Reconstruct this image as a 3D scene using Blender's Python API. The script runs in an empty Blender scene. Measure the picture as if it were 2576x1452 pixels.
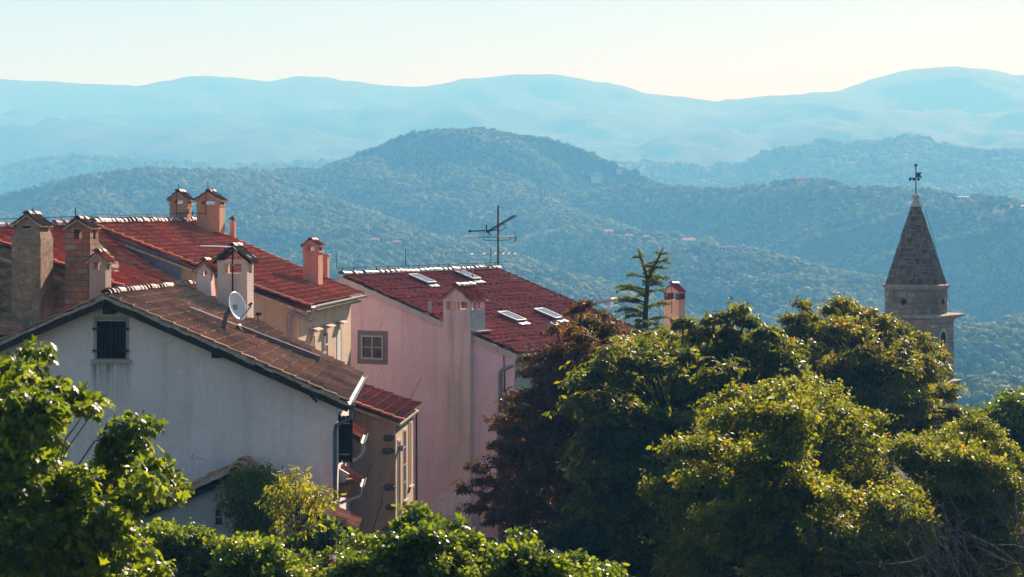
import bpy, math, random
import numpy as np
from mathutils import Vector, Matrix, Euler
random.seed(7)
RNG = np.random.default_rng(11)
scene = bpy.context.scene
COL = scene.collection
F = 5000.0      # focal length in pixels of a 2576 px wide picture
HY = 570.0      # row of the horizon
CX = 1288.0
CAMZ = 12.0
SUN_AZ, SUN_EL = math.radians(24), math.radians(27)

def W(px, py, y):
    return Vector(((px - CX) / F * y, y, CAMZ + (HY - py) / F * y))

def on_plane(px, py, p0, n):
    d = Vector(((px - CX) / F, 1.0, (HY - py) / F))
    o = Vector((0, 0, CAMZ))
    t = (p0 - o).dot(n) / d.dot(n)
    return o + d * t

# ------------------------------------------------------------------ mesh building
class MB:
    def __init__(s):
        s.v = []; s.f = []; s.uv = []
    def add(s, vs, fs, uv=None):
        b = len(s.v)
        s.v.extend([tuple(p) for p in vs])
        for f in fs:
            s.f.append(tuple(i + b for i in f)); s.uv.append(uv)
        return s
    def hexa(s, p):   # 8 points: bottom ring 0-3, top ring 4-7 (counter-clockwise seen from above)
        return s.add(p, [(3, 2, 1, 0), (4, 5, 6, 7), (0, 1, 5, 4), (1, 2, 6, 5), (2, 3, 7, 6), (3, 0, 4, 7)])
    def box(s, c, size, az=0.0, tilt=None):
        c = Vector(c); hx, hy, hz = [q / 2 for q in size]
        m = Matrix.Rotation(-az, 3, 'Z')
        if tilt is not None: m = m @ tilt
        pts = [c + m @ Vector(q) for q in ((-hx, -hy, -hz), (hx, -hy, -hz), (hx, hy, -hz), (-hx, hy, -hz),
                                          (-hx, -hy, hz), (hx, -hy, hz), (hx, hy, hz), (-hx, hy, hz))]
        return s.hexa(pts)
    def bar(s, a, b, w, h, up=Vector((0, 0, 1))):   # rectangular bar from a to b
        a = Vector(a); b = Vector(b); d = (b - a).normalized()
        r = d.cross(up)
        if r.length < 1e-4: r = d.cross(Vector((0, 1, 0)))
        r.normalize(); u = r.cross(d).normalized()
        r *= w / 2; u *= h / 2
        return s.hexa([a - r - u, a + r - u, b + r - u, b - r - u, a - r + u, a + r + u, b + r + u, b - r + u])
    def slab(s, q, t):   # quad thickened downwards along its normal
        q = [Vector(p) for p in q]
        n = (q[2] - q[0]).cross(q[3] - q[1]).normalized()
        if n.z < 0 and abs(n.z) > .05: q = q[::-1]; n = -n
        return s.hexa([p - n * t for p in q] + q)
    def prism(s, poly, vec):
        poly = [Vector(p) for p in poly]; vec = Vector(vec); n = len(poly)
        vs = poly + [p + vec for p in poly]
        fs = [tuple(range(n))[::-1], tuple(range(n, 2 * n))]
        for i in range(n): fs.append((i, (i + 1) % n, n + (i + 1) % n, n + i))
        return s.add(vs, fs)
    def tube(s, pts, r, n=6, cap=True):
        pts = [Vector(p) for p in pts]; m = len(pts)
        rs = r if isinstance(r, (list, tuple)) else [r] * m
        vs = []; prev = None
        for i, p in enumerate(pts):
            d = (pts[min(i + 1, m - 1)] - pts[max(i - 1, 0)]).normalized()
            a = d.cross(Vector((0, 0, 1))) if prev is None else prev - d * prev.dot(d)
            if a.length < 1e-3: a = d.cross(Vector((1, 0, 0)))
            a.normalize(); prev = a; b = d.cross(a)
            for k in range(n):
                t = 2 * math.pi * k / n
                vs.append(p + (a * math.cos(t) + b * math.sin(t)) * rs[i])
        fs = []
        for i in range(m - 1):
            for k in range(n):
                fs.append((i * n + k, i * n + (k + 1) % n, (i + 1) * n + (k + 1) % n, (i + 1) * n + k))
        if cap:
            fs.append(tuple(range(n))[::-1]); fs.append(tuple(range((m - 1) * n, m * n)))
        return s.add(vs, fs)
    def lathe(s, c, prof, n=12):   # prof: (radius, z)
        c = Vector(c); vs = []; m = len(prof)
        for r, z in prof:
            for k in range(n):
                t = 2 * math.pi * k / n
                vs.append(c + Vector((r * math.cos(t), r * math.sin(t), z)))
        fs = []
        for i in range(m - 1):
            for k in range(n):
                fs.append((i * n + k, i * n + (k + 1) % n, (i + 1) * n + (k + 1) % n, (i + 1) * n + k))
        fs.append(tuple(range(n))[::-1]); fs.append(tuple(range((m - 1) * n, m * n)))
        return s.add(vs, fs)
    def sphere(s, c, r, n=10):
        return s.lathe(c, [(max(.01, math.sin(math.pi * i / n)) * r, -math.cos(math.pi * i / n) * r) for i in range(n + 1)], n)
    def build(s, name, mat, parent=None, smooth=False):
        base = root_loc(parent)
        me = bpy.data.meshes.new(name)
        me.from_pydata([(p[0] - base[0], p[1] - base[1], p[2] - base[2]) for p in s.v], [], s.f)
        for m in (mat if isinstance(mat, (list, tuple)) else [mat]): me.materials.append(m)
        uvl = me.uv_layers.new(name='UVMap').data
        k = 0
        for pi, pl in enumerate(me.polygons):
            u = s.uv[pi]
            if u is None:
                n = pl.normal
                t = Vector((-n.y, n.x, 0))
                if t.length < .05: t = Vector((1, 0, 0))
                t.normalize(); w = n.cross(t)
                for li in pl.loop_indices:
                    p = Vector(s.v[s.f[pi][li - pl.loop_start]])
                    uvl[li].uv = (p.dot(t), p.dot(w))
            else:
                for li in pl.loop_indices: uvl[li].uv = u
        if smooth: me.polygons.foreach_set('use_smooth', [True] * len(me.polygons))
        me.update()
        return link(name, me, parent)

def root_loc(o):
    if o is None: return (0, 0, 0)
    while o.parent: o = o.parent
    return tuple(o.location)

def link(name, data, parent=None):
    o = bpy.data.objects.new(name, data)
    COL.objects.link(o)
    if parent is not None: o.parent = parent
    return o

def tag(o, label=None, cat=None, group=None, kind=None):
    if label: o['label'] = label
    if cat: o['category'] = cat
    if group: o['group'] = group
    if kind: o['kind'] = kind
    return o

def thing(name, loc, label, cat, group=None):
    o = bpy.data.objects.new(name, None); COL.objects.link(o)
    o.location = loc; o.empty_display_size = .3
    return tag(o, label, cat, group)

def np_mesh(name, verts, faces, mat, parent=None, tint=None, smooth=False):
    """verts (N,3) world, faces (M,k) ints, tint (N,) optional"""
    base = np.array(root_loc(parent))
    verts = (np.asarray(verts) - base).astype(np.float32)
    faces = np.asarray(faces, dtype=np.int32)
    me = bpy.data.meshes.new(name)
    k = faces.shape[1]; m = faces.shape[0]
    me.vertices.add(len(verts)); me.vertices.foreach_set('co', verts.ravel())
    me.loops.add(m * k); me.loops.foreach_set('vertex_index', faces.ravel())
    me.polygons.add(m)
    me.polygons.foreach_set('loop_start', np.arange(0, m * k, k, dtype=np.int32))
    if smooth: me.polygons.foreach_set('use_smooth', np.ones(m, dtype=bool))
    if tint is not None:
        a = me.attributes.new('tint', 'FLOAT', 'POINT')
        a.data.foreach_set('value', np.asarray(tint, dtype=np.float32))
    me.materials.append(mat)
    me.update(calc_edges=True); me.validate()
    return link(name, me, parent)

# ------------------------------------------------------------------ materials
class NT:
    def __init__(s, name):
        s.m = bpy.data.materials.new(name); s.m.use_nodes = True
        s.t = s.m.node_tree; s.t.nodes.clear()
        s.out = s.n('ShaderNodeOutputMaterial')
        s._co = None
    def n(s, typ, **kw):
        x = s.t.nodes.new(typ)
        for k, v in kw.items():
            if k.startswith('i_'):
                key = k[2:]
                key = int(key) if key.isdigit() else key.replace('_', ' ')
                s.set(x.inputs[key], v)
            else: setattr(x, k, v)
        return x
    def set(s, sock, v):
        if isinstance(v, bpy.types.NodeSocket): s.t.links.new(v, sock)
        elif isinstance(v, bpy.types.Node): s.t.links.new(v.outputs[0], sock)
        else:
            if sock.type == 'RGBA' and len(v) == 3: v = (*v, 1)
            sock.default_value = v
    def co(s, kind='Object'):
        if s._co is None: s._co = s.n('ShaderNodeTexCoord')
        return s._co.outputs[kind]
    def map(s, vec, scale=(1, 1, 1), loc=(0, 0, 0)):
        x = s.n('ShaderNodeMapping'); s.set(x.inputs['Vector'], vec)
        x.inputs['Scale'].default_value = scale; x.inputs['Location'].default_value = loc
        return x.outputs[0]
    def noise(s, scale, detail=4, rough=.55, vec=None, dist=0):
        x = s.n('ShaderNodeTexNoise'); s.set(x.inputs['Vector'], vec or s.co())
        x.inputs['Scale'].default_value = scale; x.inputs['Detail'].default_value = detail
        x.inputs['Roughness'].default_value = rough; x.inputs['Distortion'].default_value = dist
        return x.outputs[0]
    def ramp(s, fac, stops, interp='LINEAR'):
        x = s.n('ShaderNodeValToRGB'); s.set(x.inputs[0], fac)
        cr = x.color_ramp; cr.interpolation = interp
        while len(cr.elements) < len(stops): cr.elements.new(.5)
        for e, (p, c) in zip(cr.elements, stops):
            e.position = p
            e.color = (c, c, c, 1) if not isinstance(c, (tuple, list)) else (*c[:3], 1)
        return x.outputs[0]
    def mix(s, fac, a, b, mode='MIX'):
        x = s.n('ShaderNodeMix', data_type='RGBA', blend_type=mode)
        s.set(x.inputs[0], fac)
        s.set(x.inputs[6], a); s.set(x.inputs[7], b)
        return x.outputs[2]
    def math(s, op, a, b=0.0):
        x = s.n('ShaderNodeMath', operation=op); s.set(x.inputs[0], a); s.set(x.inputs[1], b)
        return x.outputs[0]
    def bump(s, h, strength=.4, dist=.02):
        x = s.n('ShaderNodeBump'); s.set(x.inputs['Height'], h)
        x.inputs['Strength'].default_value = strength; x.inputs['Distance'].default_value = dist
        return x.outputs[0]
    def pbr(s, col, rough=.8, spec=.3, metal=0, normal=None):
        x = s.n('ShaderNodeBsdfPrincipled')
        s.set(x.inputs['Base Color'], col); s.set(x.inputs['Roughness'], rough)
        x.inputs['Specular IOR Level'].default_value = spec; x.inputs['Metallic'].default_value = metal
        if normal is not None: s.set(x.inputs['Normal'], normal)
        return x.outputs[0]
    def done(s, sh):
        s.t.links.new(sh, s.out.inputs['Surface']); return s.m

def sc(c, k): return tuple(x * k for x in c)

def m_plaster(name, c, var=.18, stain=(.5, .45, .42), stain_amt=.35, rough_bump=.5, patch=None, extra=None):
    t = NT(name)
    big = t.noise(.45, 5, .6)
    col = t.mix(t.ramp(big, [(.3, 0.), (.72, 1.)]), sc(c, 1 - var), sc(c, 1 + var * .6))
    fine = t.noise(14, 3, .7)
    col = t.mix(.35, col, t.ramp(fine, [(.3, .55), (.6, 1.)]), 'MULTIPLY')
    st = t.noise(1.0, 5, .6, t.map(t.co(), (2.2, 2.2, .22)))
    sm = t.ramp(st, [(.5, 0.), (.78, stain_amt)])
    col = t.mix(sm, col, tuple(a * b for a, b in zip(c, stain)))
    if patch:
        pm = t.ramp(t.noise(.9, 6, .65, t.map(t.co(), loc=(5, 3, 9))), [(.56, 0.), (.6, .8)])
        col = t.mix(pm, col, patch)
    if extra: col = extra(t, col)
    # repaired areas in a slightly different tone and hairline cracks
    rp = t.n('ShaderNodeTexVoronoi', feature='F1'); t.set(rp.inputs['Vector'], t.map(t.co(), (.33, .33, .45), (2, 7, 3))); rp.inputs['Scale'].default_value = 1.0
    sp = t.n('ShaderNodeSeparateColor'); t.set(sp.inputs[0], rp.outputs['Color'])
    col = t.mix(t.ramp(sp.outputs[0], [(.72, 0.), (.8, .3)]), col, sc(c, .78))
    ce = t.n('ShaderNodeTexVoronoi', feature='DISTANCE_TO_EDGE'); ce.inputs['Scale'].default_value = .55
    wv = t.n('ShaderNodeTexNoise', i_Scale=2.5, i_Vector=t.co()); av = t.n('ShaderNodeVectorMath', operation='ADD'); sv = t.n('ShaderNodeVectorMath', operation='SCALE')
    t.set(sv.inputs[0], wv.outputs['Color']); sv.inputs['Scale'].default_value = .5; t.set(av.inputs[0], t.co()); t.set(av.inputs[1], sv.outputs[0]); t.set(ce.inputs['Vector'], av.outputs[0])
    ck = t.math('MULTIPLY', t.ramp(ce.outputs['Distance'], [(0, 1.), (.008, 0.)]), t.ramp(t.noise(.5, 3, .6, t.map(t.co(), loc=(9, 1, 4))), [(.52, 0.), (.6, .6)]))
    col = t.mix(ck, col, sc(c, .35))
    h = t.noise(22, 4, .7)
    return t.done(t.pbr(col, .92, .15, normal=t.bump(h, rough_bump, .02)))

def m_plain(name, c, rough=.6, spec=.4, metal=0, var=.25, scale=5, bump=.15):
    t = NT(name)
    nz = t.noise(scale, 5, .65)
    col = t.mix(t.ramp(nz, [(.3, 0.), (.7, 1.)]), sc(c, 1 - var), sc(c, 1 + var))
    return t.done(t.pbr(col, rough, spec, metal, t.bump(t.noise(scale * 6, 3), bump, .01)))

def m_tile(name, cols, dirt=(.05, .035, .03), dirt_amt=.5, lichen=None, lichen_amt=.0, rough=.8, spec=.25):
    t = NT(name)
    wn = t.n('ShaderNodeTexWhiteNoise', noise_dimensions='2D'); t.set(wn.inputs['Vector'], t.co('UV'))
    n = len(cols)
    col = t.ramp(wn.outputs[0], [((i + .5) / n, c) for i, c in enumerate(cols)])
    # broad weathering and dark moss
    b = t.noise(.35, 5, .6)
    col = t.mix(t.ramp(b, [(.42, 0.), (.68, dirt_amt)]), col, dirt)
    s = t.noise(5, 6, .75)
    col = t.mix(t.ramp(s, [(.5, 0.), (.75, dirt_amt)]), col, dirt)
    if lichen:
        l = t.noise(9, 5, .7, t.map(t.co(), loc=(3, 7, 1)))
        col = t.mix(t.ramp(l, [(.6, 0.), (.68, lichen_amt)]), col, lichen)
    return t.done(t.pbr(col, rough, spec, normal=t.bump(t.noise(40, 3), .25, .006)))

def m_stone(name, cols, mortar, scale=4.0, zs=1.7, jag=.0, edge=.045, bump=.8):
    t = NT(name)
    wob = t.noise(3, 3)
    vec = t.map(t.co(), (1, 1, zs))
    add = t.n('ShaderNodeVectorMath', operation='ADD'); t.set(add.inputs[0], vec)
    scl = t.n('ShaderNodeVectorMath', operation='SCALE'); t.set(scl.inputs[0], t.n('ShaderNodeTexNoise', i_Scale=3.0, i_Vector=t.co()).outputs['Color'])
    scl.inputs['Scale'].default_value = .12; t.set(add.inputs[1], scl.outputs[0])
    v = t.n('ShaderNodeTexVoronoi', feature='F1'); t.set(v.inputs['Vector'], add.outputs[0]); v.inputs['Scale'].default_value = scale
    e = t.n('ShaderNodeTexVoronoi', feature='DISTANCE_TO_EDGE'); t.set(e.inputs['Vector'], add.outputs[0]); e.inputs['Scale'].default_value = scale
    sep = t.n('ShaderNodeSeparateColor'); t.set(sep.inputs[0], v.outputs['Color'])
    n = len(cols)
    col = t.ramp(sep.outputs[0], [((i + .5) / n, c) for i, c in enumerate(cols)])
    col = t.mix(.4, col, t.ramp(t.noise(9, 5, .7), [(.3, .5), (.7, 1.2)]), 'MULTIPLY')
    em = t.ramp(e.outputs['Distance'], [(0, 0.), (edge, 1.)])
    col = t.mix(em, mortar, col)
    big = t.noise(.5, 4)
    col = t.mix(t.ramp(big, [(.45, 0.), (.7, .55)]), col, sc(mortar, .6))
    col = t.mix(t.ramp(t.noise(1.6, 6, .7), [(.45, 0.), (.7, .4)]), col, sc(mortar, 1.05))
    col = t.mix(.45, col, t.ramp(t.noise(3.2, 6, .75), [(.3, .35), (.7, 1.25)]), 'MULTIPLY')
    h = t.math('ADD', t.math('MULTIPLY', em, .6), t.math('MULTIPLY', t.noise(14, 4, .7), .8))
    return t.done(t.pbr(col, .95, .15, normal=t.bump(h, bump, .035)))

def m_ashlar(name, cols, mortar, bw=.55, bh=.3, mortar_size=.02, dark=(.05, .045, .04), dark_amt=.6):
    t = NT(name)
    b = t.n('ShaderNodeTexBrick'); t.set(b.inputs['Vector'], t.co('UV'))
    b.inputs['Scale'].default_value = 1.0; b.inputs['Brick Width'].default_value = bw; b.inputs['Row Height'].default_value = bh
    b.inputs['Mortar Size'].default_value = mortar_size; b.inputs['Mortar Smooth'].default_value = .3
    t.set(b.inputs['Color1'], (0, 0, 0)); t.set(b.inputs['Color2'], (1, 1, 1)); t.set(b.inputs['Mortar'], (.5, .5, .5))
    n = len(cols)
    col = t.ramp(b.outputs['Color'], [((i + .5) / n, c) for i, c in enumerate(cols)])
    col = t.mix(.5, col, t.ramp(t.noise(4, 6, .7), [(.3, .45), (.7, 1.3)]), 'MULTIPLY')
    col = t.mix(b.outputs['Fac'], col, mortar)
    col = t.mix(t.ramp(t.noise(.8, 5, .65), [(.42, 0.), (.62, dark_amt)]), col, dark)
    h = t.math('SUBTRACT', t.math('MULTIPLY', t.noise(8, 5, .7), .6), b.outputs['Fac'])
    return t.done(t.pbr(col, .95, .15, normal=t.bump(h, .9, .03)))

def m_leaf(name, stops, trans, tr=.45, rough=.38, spec=.5):
    t = NT(name)
    a = t.n('ShaderNodeAttribute', attribute_name='tint')
    col = t.ramp(a.outputs['Fac'], stops)
    tcol = t.ramp(a.outputs['Fac'], trans)
    p = t.pbr(col, rough, spec)
    tl = t.n('ShaderNodeBsdfTranslucent'); t.set(tl.inputs['Color'], tcol)
    mx = t.n('ShaderNodeMixShader'); mx.inputs[0].default_value = tr
    t.t.links.new(p, mx.inputs[1]); t.t.links.new(tl.outputs[0], mx.inputs[2])
    return t.done(mx.outputs[0])

M = {}
def below_sill(t, col):
    # rain streaks that run down from the stone sill of the shuttered window
    sep = t.n('ShaderNodeSeparateXYZ'); t.set(sep.inputs[0], t.co())
    X, Z = sep.outputs[0], sep.outputs[2]
    def band(v, a, b, s):
        lo = t.n('ShaderNodeMapRange', interpolation_type='SMOOTHSTEP'); t.set(lo.inputs[0], v)
        lo.inputs[1].default_value = a - s; lo.inputs[2].default_value = a + s
        hi = t.n('ShaderNodeMapRange', interpolation_type='SMOOTHSTEP'); t.set(hi.inputs[0], v)
        hi.inputs[1].default_value = b - s; hi.inputs[2].default_value = b + s; hi.inputs[3].default_value = 1; hi.inputs[4].default_value = 0
        return t.math('MULTIPLY', lo.outputs[0], hi.outputs[0])
    # local coordinates: house base at (-11.5, 57, 0)
    m = t.math('MULTIPLY', band(X, -.58, .55, .1), band(Z, 6.75, 8.16, .02))
    fall = t.n('ShaderNodeMapRange'); t.set(fall.inputs[0], Z)
    fall.inputs[1].default_value = 6.7; fall.inputs[2].default_value = 8.15
    st = t.noise(1.0, 5, .7, t.map(t.co(), (9, 1, .6)))
    m = t.math('MULTIPLY', t.math('MULTIPLY', m, t.ramp(st, [(.35, .1), (.62, 1.)])), t.math('MULTIPLY', fall.outputs[0], .95))
    return t.mix(m, col, (.13, .11, .10))

M['white_plaster'] = m_plaster('white_plaster', (.92, .79, .735), .1, (.55, .53, .54), .55, .45, extra=below_sill)
M['shed_plaster'] = m_plaster('shed_plaster', (.50, .50, .47), .16, (.55, .55, .5), .5, .7)
M['tan_plaster'] = m_plaster('tan_plaster', (.58, .42, .29), .18, (.5, .45, .42), .5, 1.0)
M['sunlit_plaster'] = m_plaster('sunlit_plaster', (.70, .54, .36), .18, (.6, .55, .5), .45, 1.0)
M['brown_plaster'] = m_plaster('brown_plaster', (.58, .37, .26), .18, (.5, .45, .42), .55, .9)
M['pink_plaster'] = m_plaster('pink_plaster', (.90, .655, .715), .12, (.55, .52, .55), .55, .5)
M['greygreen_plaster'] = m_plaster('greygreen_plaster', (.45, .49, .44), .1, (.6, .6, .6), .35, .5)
M['coping_plaster'] = m_plaster('coping_plaster', (.66, .55, .50), .15, (.35, .33, .3), .7, .6)
M['orange_plaster'] = m_plaster('orange_plaster', (.55, .33, .20), .2, (.5, .42, .4), .5, 1.0, patch=(.36, .25, .17))
M['rose_plaster'] = m_plaster('rose_plaster', (.60, .32, .22), .2, (.55, .5, .48), .4, .9, patch=(.45, .27, .2))
M['beige_plaster'] = m_plaster('beige_plaster', (.66, .56, .47), .16, (.5, .48, .45), .5, .7)
M['grey_plaster'] = m_plaster('grey_plaster', (.44, .35, .28), .2, (.5, .48, .45), .6, .9)
M['peach_plaster'] = m_plaster('peach_plaster', (.66, .40, .29), .18, (.5, .48, .45), .5, .7)
M['chimney_white'] = m_plaster('chimney_white', (.82, .63, .60), .12, (.3, .28, .28), .65, .6)
M['brown_brick'] = m_ashlar('brown_brick', [(.14, .055, .04), (.2, .08, .055), (.1, .045, .035), (.24, .11, .08)], (.2, .15, .12), .24, .075, .012)
M['metal_flash'] = m_plain('metal_flash', (.16, .19, .28), .55, .4, .2, .3, 3)
M['stone_wall'] = m_stone('stone_wall', [(.20, .125, .075), (.34, .225, .13), (.44, .30, .18), (.25, .165, .10), (.5, .36, .23), (.40, .22, .12)], (.25, .175, .11), 3.6, 2.2, edge=.03, bump=.9)
M['stone_chimney'] = m_stone('stone_chimney', [(.36, .26, .17), (.46, .34, .22), (.28, .21, .14), (.52, .38, .25), (.42, .27, .16)], (.33, .24, .16), 4.0, 1.5, edge=.03, bump=.9)
M['brick_chimney'] = m_ashlar('brick_chimney', [(.46, .15, .07), (.52, .20, .10), (.30, .21, .14), (.42, .30, .2), (.5, .18, .08)], (.20, .155, .12), .42, .2, .018, (.12, .09, .07), .7)
M['tower_stone'] = m_ashlar('tower_stone', [(.24, .165, .115), (.38, .27, .19), (.30, .215, .155), (.48, .36, .26)], (.20, .15, .11), .8, .42, .03, (.09, .07, .058), .6)
M['shaft_stone'] = m_ashlar('shaft_stone', [(.34, .26, .185), (.46, .36, .26), (.30, .23, .165), (.54, .43, .32)], (.24, .185, .14), .62, .3, .035, (.12, .095, .075), .5)
M['spire_stone'] = m_ashlar('spire_stone', [(.10, .062, .044), (.185, .112, .072), (.135, .085, .058), (.24, .155, .105)], (.27, .19, .135), .62, .56, .055, (.05, .04, .035), .4)
M['cornice_stone'] = m_plain('cornice_stone', (.36, .27, .2), .9, .2, 0, .45, 2.2, .6)
M['pale_stone'] = m_plain('pale_stone', (.48, .43, .37), .9, .2, 0, .22, 3, .4)
M['grey_stone'] = m_plain('grey_stone', (.40, .37, .34), .9, .2, 0, .18, 3, .4)
M['window_surround'] = m_plain('window_surround', (.20, .175, .19), .9, .2, 0, .12, 4, .3)
M['dark_stone'] = m_plain('dark_stone', (.12, .09, .075), .95, .1, 0, .35, 5, .6)
RED = [(.62, .10, .042), (.68, .15, .065), (.50, .075, .034), (.74, .28, .14), (.64, .135, .06), (.34, .055, .035), (.60, .22, .13)]
M['red_tile'] = m_tile('red_tile', RED, (.15, .075, .055), .5, rough=.75)
M['maroon_tile'] = m_tile('maroon_tile', [(.40, .046, .036), (.45, .06, .045), (.34, .038, .030), (.50, .085, .062)], (.10, .022, .02), .3, rough=.75)
M['old_tile'] = m_tile('old_tile', [(.60, .27, .13), (.68, .33, .16), (.46, .21, .12), (.72, .40, .24), (.20, .11, .08), (.62, .44, .32), (.34, .19, .13), (.66, .30, .13)], (.09, .065, .05), .6, (.55, .5, .42), .7, rough=.9)
M['mixed_tile'] = m_tile('mixed_tile', [(.42, .075, .04), (.30, .07, .045), (.5, .13, .08), (.24, .08, .055), (.36, .15, .1)], (.07, .045, .035), .7, (.4, .36, .3), .35, rough=.85)
M['cap_tile'] = m_tile('cap_tile', [(.30, .14, .09), (.26, .12, .08), (.36, .19, .13), (.18, .1, .07)], (.05, .04, .035), .6, (.4, .36, .3), .3, rough=.85)
M['ridge_clay'] = m_tile('ridge_clay', [(.50, .33, .25), (.56, .38, .29), (.44, .28, .21), (.4, .22, .15)], (.16, .1, .08), .55, (.5, .46, .4), .4, rough=.55, spec=.5)
M['mortar'] = m_plain('mortar', (.42, .33, .25), .95, .1, 0, .5, 4, .6)
M['dark_wood'] = m_plain('dark_wood', (.03, .02, .016), .9, .1, 0, .4, 6, .5)
M['fascia_wood'] = m_plain('fascia_wood', (.045, .03, .023), .9, .1, 0, .4, 5, .4)
M['shutter_wood'] = m_plain('shutter_wood', (.016, .012, .010), .85, .12, 0, .5, 9, .6)
M['brown_wood'] = m_plain('brown_wood', (.20, .095, .04), .7, .3, 0, .3, 6, .3)
M['white_paint'] = m_plain('white_paint', (.72, .69, .66), .5, .4, 0, .08, 6, .1)
M['grey_paint'] = m_plain('grey_paint', (.40, .38, .41), .55, .4, 0, .12, 6, .1)
M['iron'] = m_plain('iron', (.03, .024, .022), .85, .15, .0, .3, 12, .2)
M['rusty_iron'] = m_plain('rusty_iron', (.10, .045, .03), .75, .3, .2, .4, 9, .3)
M['zinc'] = m_plain('zinc', (.30, .30, .30), .6, .4, .3, .2, 4, .1)
M['pipe_grey'] = m_plain('pipe_grey', (.27, .28, .31), .45, .5, .5, .2, 4, .15)
M['pipe_blue'] = m_plain('pipe_blue', (.10, .13, .175), .45, .5, .4, .35, 5, .2)
M['channel_metal'] = m_plain('channel_metal', (.075, .085, .10), .5, .45, .3, .25, 3, .1)
M['channel_light'] = m_plain('channel_light', (.28, .265, .245), .6, .4, .3, .25, 3, .1)
M['dish_white'] = m_plain('dish_white', (.62, .66, .70), .35, .5, 0, .06, 5, .05)
M['dish_grey'] = m_plain('dish_grey', (.055, .065, .085), .5, .4, .1, .2, 5, .1)
M['steel'] = m_plain('steel', (.62, .62, .64), .3, .5, .9, .12, 9, .05)
M['dark_void'] = m_plain('dark_void', (.012, .011, .011), .9, .1, 0, .3, 6, .1)
M['teal_metal'] = m_plain('teal_metal', (.24, .33, .36), .6, .4, .2, .2, 4, .2)
def _glass(name, c, rough=.06):
    t = NT(name)
    return t.done(t.pbr(t.mix(t.noise(1.5, 2), sc(c, .7), sc(c, 1.3)), rough, .35))
M['glass_dark'] = _glass('glass_dark', (.02, .022, .027), .12)
M['glass_sky'] = _glass('glass_sky', (.12, .15, .18), .12)
M['bark'] = m_plain('bark', (.06, .045, .035), .95, .15, 0, .4, 8, .8)
M['grey_bark'] = m_plain('grey_bark', (.12, .10, .085), .95, .15, 0, .35, 8, .8)

G = lambda d, m, l, o: [(0, d), (.35, m), (.7, l), (.92, l), (1, o)]
M['leaf_chestnut'] = m_leaf('leaf_chestnut', G((.020, .034, .009), (.035, .054, .011), (.062, .082, .013), (.22, .09, .012)),
                            G((.11, .145, .007), (.21, .25, .009), (.38, .39, .011), (.7, .26, .02)), .5, .45, .25)
M['leaf_rust'] = m_leaf('leaf_rust', G((.045, .024, .011), (.068, .036, .013), (.08, .056, .014), (.28, .06, .012)),
                        G((.15, .06, .010), (.21, .095, .012), (.26, .19, .012), (.6, .16, .015)), .42, .45, .2)
M['leaf_tower'] = m_leaf('leaf_tower', G((.028, .036, .009), (.047, .056, .011), (.078, .082, .013), (.30, .10, .012)),
                         G((.15, .175, .007), (.27, .29, .009), (.43, .42, .011), (.75, .28, .02)), .5, .45, .25)
M['leaf_light'] = m_leaf('leaf_light', G((.035, .055, .009), (.06, .088, .011), (.098, .125, .014), (.45, .17, .015)),
                         G((.16, .20, .008), (.30, .34, .010), (.48, .48, .013), (.85, .34, .02)), .5, .45, .3)
M['leaf_fresh'] = m_leaf('leaf_fresh', G((.024, .052, .011), (.042, .082, .013), (.075, .115, .016), (.12, .13, .02)),
                         G((.12, .19, .008), (.24, .33, .010), (.42, .50, .013), (.6, .52, .02)), .5, .3, .5)
M['leaf_fig'] = m_leaf('leaf_fig', G((.027, .054, .010), (.048, .085, .012), (.078, .11, .015), (.12, .13, .02)),
                       G((.14, .21, .007), (.27, .37, .009), (.46, .54, .012), (.6, .56, .02)), .5, .38, .5)
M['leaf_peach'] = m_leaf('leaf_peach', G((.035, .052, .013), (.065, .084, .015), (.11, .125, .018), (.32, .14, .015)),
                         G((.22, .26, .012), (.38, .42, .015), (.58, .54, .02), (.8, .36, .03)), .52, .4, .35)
M['leaf_cedar'] = m_leaf('leaf_cedar', [(0, (.045, .07, .028)), (1, (.10, .125, .045))], [(0, (.16, .22, .04)), (1, (.32, .36, .06))], .45, .6, .2)
M['petal_orange'] = m_leaf('petal_orange', [(0, (.55, .10, .02)), (1, (.7, .2, .03))], [(0, (.7, .15, .02)), (1, (.8, .3, .04))], .4, .6, .2)
M['petal_red'] = m_leaf('petal_red', [(0, (.3, .01, .02)), (1, (.45, .02, .03))], [(0, (.4, .02, .02)), (1, (.5, .02, .03))], .35, .6, .2)
M['petal_white'] = m_leaf('petal_white', [(0, (.7, .7, .66)), (1, (.8, .78, .72))], [(0, (.5, .5, .45)), (1, (.6, .6, .5))], .35, .6, .2)
def m_ground():
    t = NT('ground_cover')
    n1 = t.noise(.25, 6, .65); n2 = t.noise(3, 5, .7)
    col = t.ramp(n1, [(.3, (.05, .05, .025)), (.5, (.07, .075, .03)), (.7, (.10, .085, .05))])
    col = t.mix(.5, col, t.ramp(n2, [(.3, .4), (.7, 1.2)]), 'MULTIPLY')
    return t.done(t.pbr(col, .95, .1, normal=t.bump(n2, .8, .1)))
M['ground'] = m_ground()
def m_hill(name, cols, field=None, fs=.004):
    t = NT(name)
    col = t.ramp(t.noise(.012, 6, .65), cols)
    col = t.mix(.6, col, t.ramp(t.noise(.09, 5, .75), [(.3, .5), (.7, 1.25)]), 'MULTIPLY')
    if field:
        f = t.noise(1.0, 4, .6, t.map(t.co(), (fs * .5, fs * 1.8, fs * 5)), 1.2)
        col = t.mix(t.ramp(f, [(.68, 0.), (.74, .7)]), col, field)
    return t.done(t.pbr(col, .95, .1, normal=t.bump(t.noise(.08, 4, .8), 1.0, 6)))
M['hill'] = m_hill('hill', [(.3, (.04, .05, .02)), (.5, (.09, .10, .035)), (.72, (.24, .21, .09))])
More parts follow.
